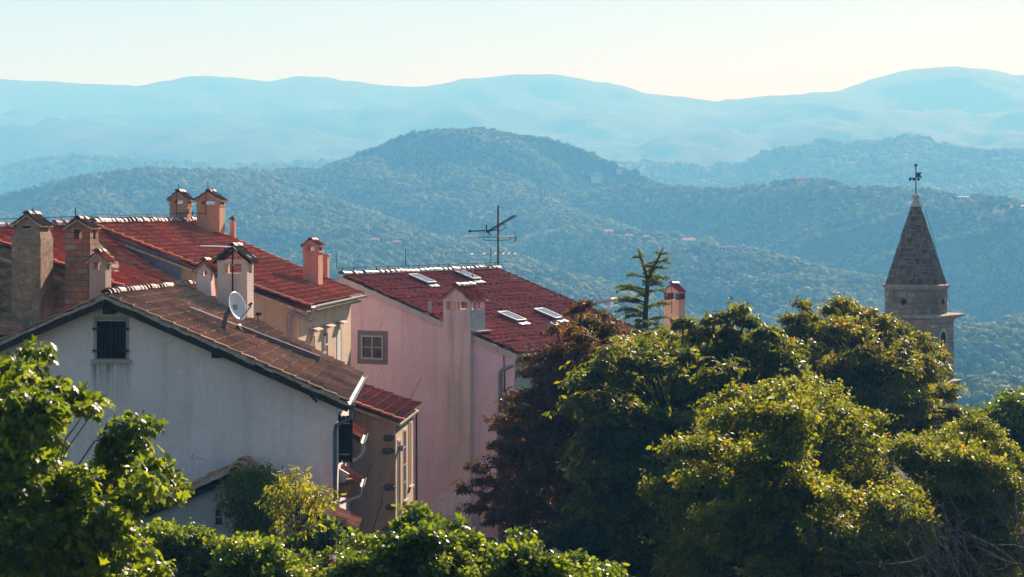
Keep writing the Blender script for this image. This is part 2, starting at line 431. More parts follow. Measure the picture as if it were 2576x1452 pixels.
M['mountain'] = m_hill('mountain', [(.3, (.022, .03, .015)), (.55, (.035, .045, .02)), (.75, (.06, .065, .03))], (.20, .17, .10))
M['crown_far'] = None
# ------------------------------------------------------------------ building helpers
_roofn = [0]
def tiles(mb, e0, e1, r1, r0, course=.36, tw=.24, amp=.035, lip=.045, sag=.0, jit=.03):
    """courses of interlocking tiles on the slope e0-e1 (eave) to r1-r0 (ridge)"""
    e0, e1, r1, r0 = [Vector(p) for p in (e0, e1, r1, r0)]
    _roofn[0] += 1; off = _roofn[0] * 211
    n = (e1 - e0).cross(r0 - e0).normalized()
    if n.z < 0: n = -n
    ls = ((r0 - e0).length + (r1 - e1).length) / 2; lw = (e1 - e0).length
    nc = max(2, round(ls / course)); nt = max(2, round(lw / tw))
    prof = [(0, .1), (.16, 1.), (.34, .35), (.5, .3), (.66, 1.), (.84, .35)]
    def pt(u, v):
        a = e0.lerp(e1, u); b = r0.lerp(r1, u)
        p = a.lerp(b, v)
        if sag: p = p - n * sag * 4 * v * (1 - v) * (.6 + .8 * u * (1 - u) * 2)
        return p
    for c in range(nc):
        rowj = random.uniform(-.008, .008)
        for k in range(nt):
            jz = random.uniform(-jit, jit); js = random.uniform(-.1, .1) * course * .8 + rowj
            v0 = max(0, (c + js / course * .5) / nc); v1 = min(1, (c + 1.12) / nc)
            rise = lip + jz
            vs = []
            us = [(k + q[0]) / nt for q in prof] + [min(1, (k + 1.02) / nt)]
            hs = [q[1] * amp for q in prof] + [.1 * amp]
            m = len(us)
            for u, h in zip(us, hs): vs.append(pt(u, v0) + n * (h + rise - .035))
            for u, h in zip(us, hs): vs.append(pt(u, v0) + n * (h + rise))
            for u, h in zip(us, hs): vs.append(pt(u, v1) + n * (h * .9 + .004))
            fs = []
            for i in range(m - 1):
                fs.append((i, i + 1, m + i + 1, m + i)); fs.append((m + i, m + i + 1, 2 * m + i + 1, 2 * m + i))
            mb.add(vs, fs, uv=(k + off + .5, c + off + .5))
    return n

def ridge_caps(mb, p0, p1, r=.13, step=.38, n=7, lift=.02):
    p0, p1 = Vector(p0), Vector(p1); d = (p1 - p0); L = d.length; d.normalize()
    side = d.cross(Vector((0, 0, 1))).normalized(); up = side.cross(d).normalized()
    k = max(1, round(L / step)); off = _roofn[0] * 97; _roofn[0] += 1
    for i in range(k):
        a = p0 + d * (L * i / k - .03); b = p0 + d * (L * (i + 1) / k + .05)
        jz = random.uniform(-.022, .022); ra, rb = r * random.uniform(1.05, 1.2), r * random.uniform(.84, .95); sh = side * random.uniform(-.03, .03); a = a + sh + d * random.uniform(-.04, .04); b = b - sh
        vs = []
        for (q, rr, dz) in ((a, ra, .018), (b, rb, 0)):
            for t in range(n):
                th = math.pi * t / (n - 1)
                vs.append(q + side * math.cos(th) * rr + up * (math.sin(th) * rr * .85 + lift + dz + jz - .03))
        for (q, rr, dz) in ((a, ra - .025, .018), (b, rb - .025, 0)):
            for t in range(n):
                th = math.pi * t / (n - 1)
                vs.append(q + side * math.cos(th) * rr + up * (math.sin(th) * rr * .85 + lift + dz + jz - .03))
        fs = []
        for t in range(n - 1):
            fs.append((t, t + 1, n + t + 1, n + t)); fs.append((2 * n + t + 1, 2 * n + t, 3 * n + t, 3 * n + t + 1))
            fs.append((t + 1, t, 2 * n + t, 2 * n + t + 1)); fs.append((n + t, n + t + 1, 3 * n + t + 1, 3 * n + t))
        mb.add(vs, fs, uv=(i + off + .5, off + .5))

def shell(mb, FL, FR, BR, BL, z0, zL, zR, rF, rB):
    """closed gabled house body; zL/zR eave heights, rF/rB ridge points at the front and back gable"""
    v = [(*FL, z0), (*FR, z0), (*BR, z0), (*BL, z0), (*FL, zL), (*FR, zR), (*BR, zR), (*BL, zL), tuple(rF), tuple(rB)]
    return mb.add(v, [(0, 1, 5, 8, 4), (2, 3, 7, 9, 6), (1, 2, 6, 5), (3, 0, 4, 7), (5, 6, 9, 8), (7, 4, 8, 9), (3, 2, 1, 0)])

def roof(parent, e0, e1, r1, r0, left, tile_mat, slab_mat, course=.36, tw=.24, sag=.03, t=.11, amp=.035, name='roof', drop=0.):
    mb = MB(); n = tiles(mb, e0, e1, r1, r0, course, tw, amp=amp, sag=sag)
    ro = mb.build(name, tile_mat, parent)
    sl = MB()
    dn = n * (.04 + sag * 2.6 + drop)
    sl.slab([Vector(p) - dn for p in (e0, e1, r1, r0)], t)
    if left: sl.slab([Vector(p) for p in left], t + .03)
    sl.build('roof_deck', slab_mat, ro)
    return ro, n

class Fr:
    """local frame: a to the right, b away, height z"""
    def __init__(s, x, y, az): s.o = Vector((x, y, 0)); s.r = Vector((math.cos(az), -math.sin(az), 0)); s.f = Vector((math.sin(az), math.cos(az), 0)); s.az = az
    def p(s, a, b, z): return s.o + s.r * a + s.f * b + Vector((0, 0, z))
    def box(s, mb, a0, a1, b0, b1, z0, z1, a2=None, a3=None, b2=None, b3=None):
        a2 = a0 if a2 is None else a2; a3 = a1 if a3 is None else a3
        b2 = b0 if b2 is None else b2; b3 = b1 if b3 is None else b3
        return mb.hexa([s.p(a0, b0, z0), s.p(a1, b0, z0), s.p(a1, b1, z0), s.p(a0, b1, z0),
                        s.p(a2, b2, z1), s.p(a3, b2, z1), s.p(a3, b3, z1), s.p(a2, b3, z1)])

def zat(py, y): return CAMZ + (HY - py) / F * y

def chimney(parent, px0, px1, y, depth, az, py_base, py_collar, py_head, py_apex, mat, tile, label=None,
            nf=1, ns=1, over=.14, collar=.05, flare=0., ridge='ridge_clay', open_gable=False, pier=.24, caps=2, head_mat=None, shoulder=None, lintel=.035, cap_mortar='mortar', infill=True):
    """masonry chimney with a vented head under a small gabled tile cap"""
    x0, x1 = (px0 - CX) / F * y, (px1 - CX) / F * y
    w = x1 - x0; fr = Fr((x0 + x1) / 2, y, az); h = w / 2; d = depth
    zb, z1, zh, za = zat(py_base, y), zat(py_collar, y), zat(py_head, y), zat(py_apex, y)
    mb = MB()
    if shoulder:
        ps, ws = shoulder; zs = zat(ps, y)
        fr.box(mb, -h * ws, h * ws, -.12, d + .12, zb, zs)
        fr.box(mb, -h * ws, h * ws, -.12, d + .12, zs, zs + .35, -h, h, 0, d)
        fr.box(mb, -h, h, 0, d, zs + .35, z1)
    else:
        fr.box(mb, -h - flare, h + flare, -flare, d + flare, zb, z1, -h, h, 0, d)
    if collar: fr.box(mb, -h - collar, h + collar, -collar, d + collar, z1, z1 + .07)
    zc = z1 + (.07 if collar else .0)
    # head: piers round the openings
    pw = min(pier * w, .3)
    def piers(n, L):
        c = [-L / 2 + pw / 2 + (L - pw) * i / (n + 1) for i in range(n + 2)] if n > 1 else [-L / 2 + pw / 2, L / 2 - pw / 2]
        return c if n != 1 else [-L / 2 + pw / 2, L / 2 - pw / 2]
    zt = zh - lintel
    fx = piers(nf - 1 if nf > 1 else 1, w) if nf > 1 else [-h + pw / 2, h - pw / 2]
    sy = piers(ns - 1, d) if ns > 1 else [-d / 2 + pw / 2, d / 2 - pw / 2]
    done = set()
    for x in fx:
        for yy in (sy[0], sy[-1]): done.add((round(x, 3), round(yy, 3)))
    for yy in sy:
        for x in (fx[0], fx[-1]): done.add((round(x, 3), round(yy, 3)))
    hm = MB() if head_mat else mb
    for (x, yy) in sorted(done):
        fr.box(hm, x - pw / 2, x + pw / 2, yy + d / 2 - pw / 2, yy + d / 2 + pw / 2, zc, zt)
    fr.box(mb, -h - .015, h + .015, -.015, d + .015, zt, zh)
    if not open_gable and infill:
        k = .94
        mb.prism([fr.p(-h * k, .01, zh), fr.p(h * k, .01, zh), fr.p(0, .01, za - .07)], fr.f * (d - .02))
    elif open_gable:
        for b in (.05, d - .12):
            for sgn in (-1, 1):
                mb.bar(fr.p(sgn * (h + over * .6), b + .04, zh + .06), fr.p(0, b + .04, za - .08), .08, .08)
    ch = mb.build('chimney', mat, parent)
    if head_mat: hm.build('vent_pier', head_mat, ch)
    if label: ch['label'] = label
    # cap
    tb = MB(); sl = MB(); sl_pts = []
    hb = h + over; fo = over * .75
    ze = zh - (za - zh) * over / h * .6 + .05
    for sgn in (1, -1):
        e = [fr.p(sgn * hb, -fo, ze), fr.p(sgn * hb, d + fo, ze), fr.p(0, d + fo, za), fr.p(0, -fo, za)]
        if sgn < 0: e = [e[1], e[0], e[3], e[2]]
        tiles(tb, *e, course=.3, tw=.2, amp=.03, lip=.03)
        sl.slab([p - Vector((0, 0, .03)) for p in e], .045)
    tb.build('cap_tiles', tile, ch); sl.build('cap_slab', M[cap_mortar], ch)
    rb = MB(); ridge_caps(rb, fr.p(0, -fo - .01, za + .0), fr.p(0, d + fo, za + .0), .12, max(.25, (d + 2 * fo) / caps))
    rb.build('ridge_tile', M[ridge], ch)
    return ch, fr, (w, d, zb, z1, zh, za)

def rod(parent, pts, r, mat='iron', name='lightning_rod'):
    mb = MB(); mb.tube(pts, r, 5); return mb.build(name, M[mat], parent)

def gutter(parent, a, b, r=.085, mat='zinc', drop=.02, ends=True):
    a, b = Vector(a), Vector(b); d = (b - a).normalized(); s = d.cross(Vector((0, 0, 1))).normalized(); n = 8
    mb = MB(); vs = []
    for q in (a, b):
        for rr in (r, r - .015):
            for i in range(n):
                t = math.pi + math.pi * i / (n - 1)
                vs.append(q + s * math.cos(t) * rr + Vector((0, 0, math.sin(t) * rr)))
    fs = []
    for i in range(n - 1):
        fs += [(i, i + 1, 2 * n + i + 1, 2 * n + i), (n + i + 1, n + i, 3 * n + i, 3 * n + i + 1), (i + 1, i, n + i, n + i + 1), (2 * n + i, 2 * n + i + 1, 3 * n + i + 1, 3 * n + i)]
    fs += [(0, n, 3 * n, 2 * n), (n - 1, 2 * n + n - 1, 3 * n + n - 1, n + n - 1)]
    mb.add(vs, fs)
    for i in range(int((b - a).length / .8) + 1):   # brackets
        q = a + d * min(.1 + i * .8, (b - a).length - .02)
        mb.tube([q + s * math.cos(math.pi + math.pi * k / 6) * (r + .012) + Vector((0, 0, math.sin(math.pi + math.pi * k / 6) * (r + .012))) for k in range(7)], .009, 4)
    return mb.build('gutter', M[mat], parent)

def window(parent, fr, a, z, w, h, b=0., frame='white_paint', glass='glass_dark', fw=.07, bars=(1, 1), surround=None, sw=.2, proud=.05, sill=None, name='window', label=None):
    """window on the plane b of frame fr (front side faces -b); a, z its centre"""
    mb = MB()
    if surround:
        s = sw; p = proud * .5
        for q in ((-w / 2 - s, -w / 2, -h / 2 - s, h / 2 + s), (w / 2, w / 2 + s, -h / 2 - s, h / 2 + s), (-w / 2, w / 2, h / 2, h / 2 + s), (-w / 2, w / 2, -h / 2 - s, -h / 2)):
            fr.box(mb, a + q[0], a + q[1], b - p, b + .05, z + q[2], z + q[3])
        root = mb.build(name, M[surround], parent); mb = MB()
    for q in ((-w / 2, -w / 2 + fw, -h / 2, h / 2), (w / 2 - fw, w / 2, -h / 2, h / 2), (-w / 2 + fw, w / 2 - fw, h / 2 - fw, h / 2), (-w / 2 + fw, w / 2 - fw, -h / 2, -h / 2 + fw)):
        fr.box(mb, a + q[0], a + q[1], b - proud, b + .04, z + q[2], z + q[3])
    iw, ih = w - 2 * fw, h - 2 * fw
    for i in range(bars[0]):
        x = a - iw / 2 + iw * (i + 1) / (bars[0] + 1)
        fr.box(mb, x - .03, x + .03, b - proud * .8, b + .03, z - ih / 2, z + ih / 2)
    for i in range(bars[1]):
        y = z - ih / 2 + ih * (i + 1) / (bars[1] + 1)
        fr.box(mb, a - iw / 2, a + iw / 2, b - proud * .6, b + .03, y - .016, y + .016)
    if surround:
        f = mb.build('frame', M[frame], root)
    else:
        f = root = mb.build(name, M[frame], parent)
    g = MB(); fr.box(g, a - iw / 2 - .005, a + iw / 2 + .005, b - .006, b + .02, z - ih / 2 - .005, z + ih / 2 + .005)
    g.build('pane', M[glass], root)
    if sill:
        g = MB(); fr.box(g, a - w / 2 - .12, a + w / 2 + .12, b - .12, b + .03, z - h / 2 - .1, z - h / 2 - .002); g.build('sill', M[sill], root)
    if label: root['label'] = label
    return root

# ================================================================== white gabled house
A = thing('house', (-11.5, 57, 0), 'white plastered gable house with one closed dark shutter window and a weathered brown tile roof', 'house')
mb = MB()
shell(mb, (-18.0, 57.3), (-5.02, 57.0), (-5.39, 66.0), (-17.2, 66.2), -.5, 7.0, 7.06, (-11.55, 57.15, 9.97), (-10.66, 66.1, 9.93))
mb.build('wall', M['white_plaster'], A)
aE0, aE1, aR1, aR0 = Vector((-4.66, 56.62, 7.03)), Vector((-4.94, 66.0, 7.08)), Vector((-10.66, 66.25, 10.08)), Vector((-11.58, 56.62, 10.07))
aroof, aN = roof(A, aE0, aE1, aR1, aR0, None, M['old_tile'], M['fascia_wood'], .40, .25, .05, .1, amp=.05)
aL1, aL0 = Vector((-17.9, 66.4, 7.0)), Vector((-18.6, 56.62, 7.0))
mb = MB(); tiles(mb, aL1, aL0, aR0, aR1, .4, .25, sag=.04); mb.build('roof', M['old_tile'], A)
mb = MB(); mb.slab([aL1 - Vector((0, 0, .03)), aL0 - Vector((0, 0, .03)), aR0 - Vector((0, 0, .03)), aR1 - Vector((0, 0, .03))], .1); mb.build('roof_deck', M['fascia_wood'], aroof)
# barge boards and the mortar bedding along the verge
mb = MB(); mo = MB(); lt = MB()
for (p, q) in ((aR0, aE0), (aR0, aL0)):
    mb.bar(p + Vector((0, -.02, -.24)), q + Vector((0, -.02, -.24)), .06, .16)
    d = q - p; k = 26
    for i in range(k):
        a, b = p + d * (i / k), p + d * ((i + 1.02) / k)
        j = random.uniform(-.02, .02)
        mo.bar(a + Vector((0, -.05 + j * .5, -.085 + j)), b + Vector((0, -.05 + j * .5, -.085 + j * .6)), .10, .10 + random.uniform(-.03, .03))
    k = 18
    for i in range(k):   # verge tiles that step down the slope
        a, b = p + d * (i / k), p + d * ((i + 1.1) / k)
        lt.bar(a + Vector((0, .02, .0)), b + Vector((0, .02, .035)), .2, .05)
mb.build('barge_board', M['fascia_wood'], aroof); mo.build('verge_mortar', M['mortar'], aroof)
lt.build('verge_tile', M['old_tile'], aroof)
mb = MB(); ridge_caps(mb, aR0 + Vector((0, -.03, .03)), aR1 + Vector((0, 0, .03)), .15, .36); mb.build('ridge_tile', M['ridge_clay'], aroof)
frA = Fr(-11.55, 57.12, .023)
for (px, py) in ((276, 771), (548, 880), (827, 989)):
    c = W(px, py, 56.9) - Vector((0, 0, .09)); mb = MB(); mb.box(c, (.28, .56, .26), .02); mb.build('purlin', M['dark_wood'], A)
# shuttered window
frW = Fr(*W(281, 850, 57.2).xy, .02); z0 = zat(903, 57.2); z1 = zat(806, 57.2)
mb = MB()
for q in ((-.50, -.40, z0, z1 + .0), (.40, .50, z0, z1 + .0), (-.50, .50, z1, z1 + .11)):
    frW.box(mb, q[0], q[1], -.085, .1, q[2], q[3])
frW.box(mb, -.56, .56, -.14, .1, z0 - .13, z0 - .004)
wroot = mb.build('window', M['grey_stone'], A)
for k, (a0, a1, b) in enumerate(((-.415, -.015, -.1), (-.005, .425, -.13))):
    mb = MB()
    for i in range(4):
        s = (a1 - a0) / 4
        frW.box(mb, a0 + i * s + .006, a0 + (i + 1) * s - .006, b, b + .06 - .004 * i, z0 + .015, z1 - .02)
    frW.box(mb, a0 + .02, a1 - .02, b + .02, b + .05, z0 + .02, z1 - .025)
    sh = mb.build('shutter', M['shutter_wood'], wroot)
for zz in (z0 + .24, z1 - .24):
    for s in (-1, 1):
        mb = MB()
        frW.box(mb, s * .47 - .05 if s > 0 else -.47 - .05, s * .47 + .05, -.17, -.09, zz - .02, zz + .02)
        frW.box(mb, .10 if s > 0 else -.40, .43 if s > 0 else -.12, -.145, -.101 if s < 0 else -.131, zz - .016, zz + .016)
        mb.tube([frW.p(s * .5, -.14, zz - .05), frW.p(s * .5, -.14, zz + .05)], .018, 6)
        mb.build('hinge', M['iron'], wroot)
# iron wall anchor
a, b = W(751, 967, 57.0), W(798, 1012, 56.98)
mb = MB(); mb.tube([a + Vector((0, -.02, 0)), b + Vector((0, -.02, 0))], [.016, .028], 5); mb.box(a.lerp(b, .45) + Vector((0, -.02, 0)), (.07, .06, .09), 0, Matrix.Rotation(.8, 3, 'Y')); mb.build('wall_anchor', M['iron'], A)
# gutter and downpipe
gutter(A, aE0 + Vector((.06, -.1, -.02)), aE1 + Vector((.06, 0, -.02)), .1, 'zinc')
o = aE0 + Vector((.06, .18, -.09))
mb = MB(); w0 = Vector((-5.07, 56.93, 0))
mb.lathe(o + Vector((0, 0, -.22)), [(.055, -.02), (.06, .02), (.12, .13), (.12, .2)], 10)
mb.tube([o + Vector((0, 0, -.2)), o + Vector((-.01, -.02, -.42)), Vector((-4.85, 56.83, 6.42)), Vector((-5.03, 56.8, 6.3)), Vector((-5.06, 56.85, 6.12)), Vector((-5.06, 56.86, 3.0)), Vector((-5.06, 56.86, -.2))], .06, 8)
for zz in (6.0, 5.1, 4.2, 3.3): mb.lathe((-5.06, 56.86, zz), [(.075, -.02), (.075, .02)], 8)
mb.build('downpipe', M['pipe_blue'], A)
# side wall: shutter, canopy and little lean-to roofs
frS = Fr(-5.05, 57.6, math.radians(-92.35 + 180))   # a runs away from the camera, -b points out of the wall
frS = Fr(-5.02, 57.0, math.radians(90 - 2.35)); 
def side(mb, s0, s1, o0, o1, z0, z1):   # s along the wall, o outwards
    d = Vector((-.0411, .9992, 0)); n = Vector((.9992, .0411, 0)); o = Vector((-5.02, 57, 0))
    return mb.hexa([o + d * s + n * q + Vector((0, 0, z)) for z in (z0, z1) for (s, q) in ((s0, o0), (s0, o1), (s1, o1), (s1, o0))])
mb = MB()
for i in range(4): side(mb, .75 + i * .005, .8 + i * .005, .02 + i * .1, .02 + (i + 1) * .1 - .012, 5.14 , 6.5)
side(mb, .79, .83, .03, .42, 5.2, 6.45)
shs = mb.build('shutter', M['shutter_wood'], A)
for zz in (5.38, 6.28):
    mb = MB(); side(mb, .72, .745, .02, .34, zz - .015, zz + .015); mb.build('hinge', M['zinc'], shs)
mb = MB(); side(mb, .86, 1.9, -.05, .03, 5.1, 6.55); mb.build('window', M['glass_dark'], A)
mb = MB(); side(mb, 1.3, 2.9, -.05, .42, 4.4, 4.42); side(mb, 1.3, 1.4, .0, .35, 4.05, 4.4)
can = mb.build('canopy', M['brown_wood'], A)
d = Vector((-.0411, .9992, 0)); n = Vector((.9992, .0411, 0)); o = Vector((-5.02, 57, 0))
mb = MB(); P = lambda s, q, z: o + d * s + n * q + Vector((0, 0, z))
tiles(mb, P(1.3, .62, 4.43), P(2.9, .62, 4.43), P(2.9, 0, 4.83), P(1.3, 0, 4.83), .3, .2); mb.build('canopy_tile', M['mixed_tile'], can)
mb = MB(); mb.slab([P(1.22, .3, 4.74), P(1.34, .3, 4.74), P(1.34, -.0, 4.92), P(1.22, -.0, 4.92)], .3); mb.build('flashing', M['zinc'], can)
gutter(A, P(1.2, .68, 4.42), P(3.0, .68, 4.42), .07, 'zinc')
mb = MB(); mb.tube([P(1.3, .68, 4.34), P(1.3, .66, 4.12), P(1.4, .1, 3.9), P(1.4, .03, 3.86)], .045, 8); mb.build('downpipe', M['zinc'], A)
mb = MB(); tiles(mb, P(5.0, .52, 5.35), P(7.4, .52, 5.35), P(7.4, 0, 5.72), P(5.0, 0, 5.72), .3, .2)
lr = mb.build('canopy', M['red_tile'], A)
mb = MB(); mb.slab([P(5.0, .52, 5.32), P(7.4, .52, 5.32), P(7.4, 0, 5.69), P(5.0, 0, 5.69)], .09); mb.build('canopy_deck', M['dark_wood'], lr)
gutter(A, P(4.9, .58, 5.3), P(7.4, .58, 5.3), .085, 'zinc')
mb = MB(); mb.tube([P(5.0, .58, 5.22), P(5.0, .6, 5.0), P(5.0, .52, 4.85), P(5.0, .35, 4.72), P(5.0, .05, 4.7)], .055, 8); mb.build('downpipe', M['zinc'], A)

# metal channel running down the old roof
def on_a(px, py): return on_plane(px, py, aE0, aN)
chn = thing('roof_channel', on_a(640, 850), 'long grey metal channel lying down the slope of the old brown tile roof', 'channel')
rd = (aR1 - aR0).normalized()
for (p, q, m) in ((on_a(466, 792), on_a(585, 838), 'channel_light'), (on_a(590, 838), on_a(800, 918), 'channel_metal')):
    mb = MB(); nn = aN
    b = [p + nn * .06, q + nn * .06, q + rd * .42 + nn * .06, p + rd * .42 + nn * .06]
    t = [x + nn * h for x, h in zip(b, (.2, .2, .16, .16))]
    mb.hexa(b + t)
    mb.bar(p + nn * .268 , q + nn * .268, .05, .02, nn); mb.bar(p + rd * .42 + nn * .225, q + rd * .42 + nn * .225, .05, .02, nn)
    mb.build('channel_section', M[m], chn)
mb = MB(); q = on_a(800, 918)
mb.bar(q + aN * .02, q + aN * .42, .06, .05); mb.bar(q + rd * .42 + aN * .02, q + rd * .42 + aN * .42, .06, .05); mb.bar(q + aN * .4, q + rd * .42 + aN * .4, .06, .06)
mb.build('end_bracket', M['grey_paint'], chn)
mb = MB(); q = on_a(588, 838); mb.slab([q + aN * .3, q + (aE0 - aR0).normalized() * .2 + aN * .2, q + (aE0 - aR0).normalized() * .2 + rd * .4 + aN * .12, q + rd * .4 + aN * .3], .03); mb.build('joint_flap', M['zinc'], chn)

# satellite dish on a curved mast
db = on_a(563, 838)
dish = thing('satellite_dish', db, 'round pale satellite dish on a curved dark mast on the old brown tile roof', 'satellite dish')
y = db.y
mb = MB(); mb.tube([db - Vector((0, 0, .05)), W(564, 815, y), W(570, 790, y), W(581, 773, y + .08)], [.07, .075, .07, .06], 10); mb.build('mast', M['dish_grey'], dish)
c = W(598, 770, y + .1); nrm = Vector((.86, -.44, .30)).normalized()
uu = nrm.cross(Vector((0, 0, 1))).normalized(); vv = uu.cross(nrm) * -1
if vv.z < 0: vv = -vv
mb = MB(); vs = []; fs = []; R = .455; rings = 7; seg = 28
for side_ in (0, 1):
    for i in range(rings + 1):
        r = R * i / rings
        for k in range(seg):
            t = 2 * math.pi * k / seg
            vs.append(c + uu * math.cos(t) * r * .93 + vv * math.sin(t) * r + nrm * (.11 * (i / rings) ** 2 - .11 - side_ * .018))
n1 = (rings + 1) * seg
for i in range(rings):
    for k in range(seg):
        q = (i * seg + k, i * seg + (k + 1) % seg, (i + 1) * seg + (k + 1) % seg, (i + 1) * seg + k)
        fs.append(q); fs.append(tuple(x + n1 for x in q[::-1]))
for k in range(seg): fs.append((rings * seg + k, rings * seg + (k + 1) % seg, n1 + rings * seg + (k + 1) % seg, n1 + rings * seg + k))
mb.add(vs, fs); mb.build('reflector', M['dish_white'], dish, smooth=True)
low = c - vv * .43 + nrm * .0; lnb = c + nrm * .5 - vv * .12
mb = MB(); mb.bar(low - nrm * .08, lnb, .035, .045); mb.build('feed_arm', M['zinc'], dish)
mb = MB(); mb.tube([lnb - (nrm - vv * .2).normalized() * .1, lnb + vv * .05, lnb + vv * .07 + nrm * .06], [.045, .04, .03], 10); mb.build('receiver', M['dish_grey'], dish)
mb = MB(); mb.box(c - nrm * .14, (.14, .14, .16), .5); mb.bar(c - nrm * .14, W(581, 774, y + .08), .06, .06); mb.build('bracket', M['zinc'], dish)
pst = thing('pole', on_a(651, 833), 'short rusty iron pole with a lamp head beside the satellite dish', 'pole')
q = on_a(651, 833); mb = MB(); mb.tube([q - Vector((0, 0, .1)), q + Vector((-.03, 0, .3)), q + Vector((-.02, 0, .55))], .022, 6); mb.build('post', M['rusty_iron'], pst)
mb = MB(); mb.box(q + Vector((0, 0, .56)), (.16, .14, .1), .3); mb.build('lamp_head', M['iron'], pst)

# ================================================================== low shed in front of the white gable
E = thing('shed', (-7.7, 55, 0), 'low grey rendered shed with a tiled gable roof built against the white house', 'shed')
mb = MB(); shell(mb, (-11.2, 55.05), (-4.62, 55.0), (-4.62, 56.7), (-11.2, 56.75), -.4, 3.55, 3.62, (-7.66, 55.02, 5.12), (-7.62, 56.7, 5.2)); mb.build('wall', M['shed_plaster'], E)
e0, e1, r1, r0 = Vector((-4.3, 54.8, 3.56)), Vector((-4.3, 56.84, 3.6)), Vector((-7.58, 56.84, 5.32)), Vector((-7.66, 54.8, 5.22))
er, _ = roof(E, e0, e1, r1, r0, None, M['old_tile'], M['dark_wood'], .36, .22, .02, .1, amp=.06)
l1, l0 = Vector((-11.7, 56.84, 3.5)), Vector((-11.7, 54.8, 3.5))
roof(E, l1, l0, r0, r1, None, M['old_tile'], M['dark_wood'], .36, .22, .02, .1, amp=.06)
mb = MB(); ridge_caps(mb, r0 + Vector((0, -.03, .03)), r1 + Vector((0, .0, .03)), .17, .42); mb.build('ridge_tile', M['old_tile'], er)
frE = Fr(*W(567, 1300, 55.0).xy, 0.0)
window(E, frE, 0, zat(1301, 55), .62, .5, .03, 'grey_paint', 'glass_dark', .035, (1, 1), surround='grey_stone', sw=.05, proud=.05)
mb = MB(); side_x = W(826, 1340, 54.96); mb.box(side_x - Vector((0, 0, 1.3)), (.06, .12, 3.0)); mb.build('pilaster', M['shed_plaster'], E)

# ================================================================== house with the red roof (behind)
B = thing('house', (-11, 76, 0), 'tan rough plastered house with a bright red tile roof and a zinc gutter', 'house')
mb = MB(); shell(mb, (-22.6, 74.2), (-7.78, 72.2), (-6.74, 83.0), (-20.9, 85.2), -2, 9.0, 9.0, (-15.3, 72.9, 12.0), (-13.45, 83.9, 12.1))
bw = mb.build('wall', M['tan_plaster'], B)
bE0, bE1, bR1, bR0 = Vector((-7.28, 71.9, 9.17)), Vector((-6.19, 83.35, 9.19)), Vector((-13.4, 84.1, 12.22)), Vector((-15.3, 72.5, 12.12))
bL1, bL0 = Vector((-21.0, 85.4, 9.1)), Vector((-22.9, 73.9, 9.1))
broof, bN = roof(B, bE0, bE1, bR1, bR0, [bL1, bL0, bR0 - Vector((0, 0, .02)), bR1 - Vector((0, 0, .02))], M['red_tile'], M['mortar'], .36, .25, .10, .09, amp=.042)
mb = MB(); ridge_caps(mb, bR0 + Vector((0, 0, .04)), bR1 + Vector((0, 0, .04)), .17, .42); mb.build('ridge_tile', M['ridge_clay'], broof)
# conductor wire along the ridge on little posts
mb = MB(); pts = [bR0.lerp(bR1, t) + Vector((0, 0, .3 + .03 * math.sin(t * 17))) for t in [i / 12 for i in range(13)]]
mb.tube(pts, .012, 4)
for p in pts[::2]: mb.tube([p, p - Vector((0, 0, .22))], .011, 4)
mb.build('lightning_conductor', M['iron'], broof)
# red verge tiles
for (p, q) in ((bR0, bE0), (bR1, bE1)):
    mb = MB(); d = q - p; k = 22; s = -1 if p is bR0 else 1
    for i in range(k): mb.bar(p + d * (i / k) + Vector((0, s * .05, -.02 - .09 * 4 * (i / k) * (1 - i / k) * .6)), p + d * ((i + 1.12) / k) + Vector((0, s * .05, .02 - .09 * 4 * ((i + 1) / k) * (1 - (i + 1) / k) * .6)), .2, .07)
    mb.build('verge_tile', M['red_tile'], broof)
gutter(B, bE0 + Vector((.1, -.05, -.05)), bE1 + Vector((.1, .3, -.05)), .1, 'zinc')
q = bE0 + Vector((.1, .1, -.1))
mb = MB(); mb.lathe(q + Vector((0, 0, -.25)), [(.07, -.05), (.075, .05), (.14, .17), (.14, .25)], 10)
mb.tube([q + Vector((0, 0, -.2)), q + Vector((0, -.02, -.42)), q + Vector((-.1, -.03, -.5)), W(735, 787, 72.05), W(727, 792, 72.0), W(726, 806, 72.0), W(726, 930, 72.0)], .065, 8)
mb.build('downpipe', M['pipe_grey'], B)
# blue-grey sheet flashing between the two roof levels
gp = lambda px, py: on_plane(px, py, Vector((-7.78, 72.13, 0)), Vector((.0918, .9958, 0)))
mb = MB(); mb.prism([gp(236, 588), gp(236, 606), gp(300, 634), gp(455, 716), gp(455, 650), gp(340, 618)], Vector((0, -.04, 0))); mb.build('flashing', M['metal_flash'], B)
